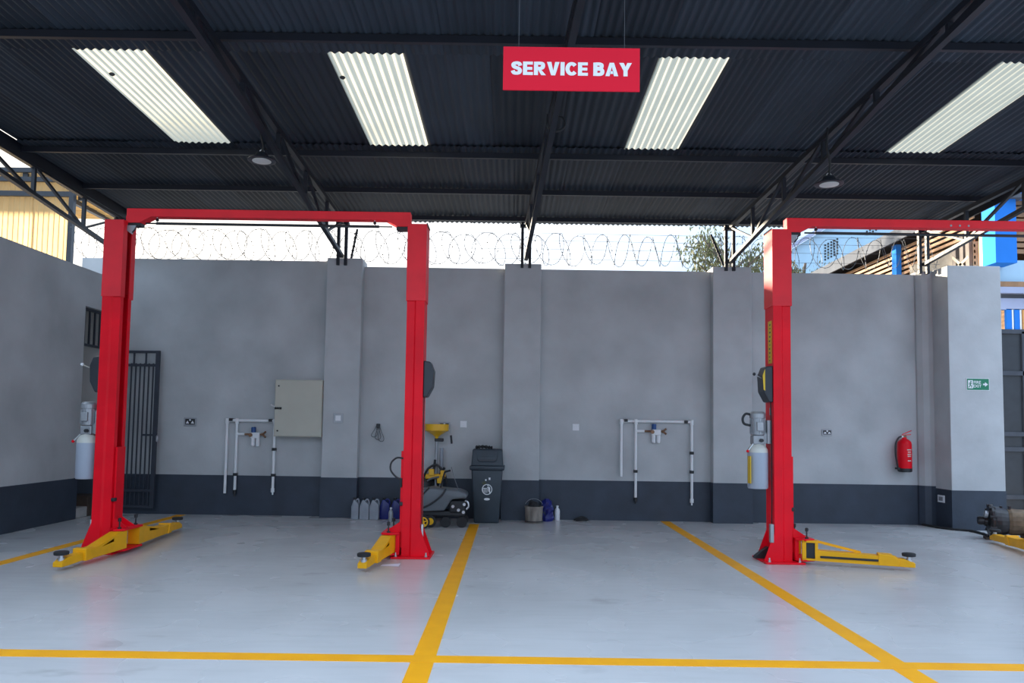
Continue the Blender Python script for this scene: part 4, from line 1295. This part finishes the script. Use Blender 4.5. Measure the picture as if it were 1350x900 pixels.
for x in (g0, g0 + .62, g0 + 1.9, g1):
    MB().bx(x - .04, x + .04, GY - .03, GY + .05, -.15, gz[-1]).build('stile', 'gate', t, world=True)
for a, b in zip(gz[:-1], gz[1:]):
    MB().bx(g0, g1, GY + .01, GY + .03, a, b).build('panel', 'cover', t, world=True)
MB().bx(7.43, 14, 12.6, 13.25, -.02, .012).build('apron', 'concrete', kind='structure')

# pale blue gable house far behind, with black boxes as the shade inside two grids of vent holes
HY = 34
t = thing('gable_house', 'far pale blue gable wall with dark ventilation holes', 'house', (at(1110, 340, HY).x, HY, -.15))
A0, A1, A2 = at(1040, 332, HY), at(1100, 292, HY), at(1260, 200, HY)
MB().prism([(A0.x - 2.2, -.15), (A0.x - 2.2, A0.z - 1.3), (A2.x, A2.z), (A2.x, -.15)], HY, HY + .3, 'y').build('gable_wall', 'pale_blue', t, world=True)
MB().bar((A0.x - 2.6, HY - .05, A0.z - 1.4), (A2.x, HY - .05, A2.z + .1), .5, .18, (0, 0, 1)).build('verge', 'lavender', t, world=True)
hl = MB()
for gx, gy, nc, nr in ((1088, 323, 5, 6), (1143, 305, 5, 2)):
    for i in range(nc):
        for j in range(nr):
            c_ = at(gx + i * 4, gy - i * 2.0 + j * 3.8, HY - .02)
            hl.bx(c_.x - .035, c_.x + .035, HY - .03, HY, c_.z - .035, c_.z + .035)
hl.build('vent_hole_shade', 'black', t, world=True, kind='stuff')

# feathery trees behind the wall
def tree(px, py, Y, r, nl, label, seed):
    rn = random.Random(seed)
    c = at(px, py, Y)
    t = thing('feathery_tree', label, 'tree', (c.x, Y, -.15), 0, 'trees behind the razor wire')
    H = c.z + .15
    MB().tube(smooth_path([(0, 0, 0), (.15, 0, H * .4), (-.1, .1, H * .75), (.1, 0, H * 1.02)]), [.16 - .0065 * i for i in range(19)], 7).build('trunk', 'bark', t, True)
    lv = MB()
    for b in range(16):
        a = rn.uniform(0, 6.28)
        l = r * rn.uniform(.6, 1.05)
        z0 = H * rn.uniform(.6, .95)
        p = [Vector((0, 0, z0)), Vector((l * .5 * math.cos(a), l * .5 * math.sin(a), z0 + r * .35)), Vector((l * math.cos(a), l * math.sin(a), z0 + r * rn.uniform(.2, .75)))]
        pts = smooth_path(p, 6)
        MB().tube(pts, [.05 - .003 * i for i in range(len(pts))], 5).build('branch', 'bark', t, True)
        for i in range(nl):
            q = pts[rn.randrange(4, len(pts))] + Vector((rn.gauss(0, .22), rn.gauss(0, .22), rn.gauss(-.1, .28))) * r * .55
            d_ = Vector((rn.gauss(0, .5), rn.gauss(0, .5), -1)).normalized() * .15
            s_ = Vector((rn.gauss(0, 1), rn.gauss(0, 1), rn.gauss(0, .3))).normalized() * .026
            lv._add([q, q + d_ * .5 + s_, q + d_, q + d_ * .5 - s_], [(0, 1, 2, 3)])
    lv.build('foliage', 'leaf', t, kind='stuff')
tree(962, 328, 19.5, 1.35, 260, 'feathery green tree behind the razor wire left of the labelled lift post', 11)
tree(1058, 352, 25.5, .95, 200, 'feathery green treetop behind the wall right of the labelled lift post', 23)
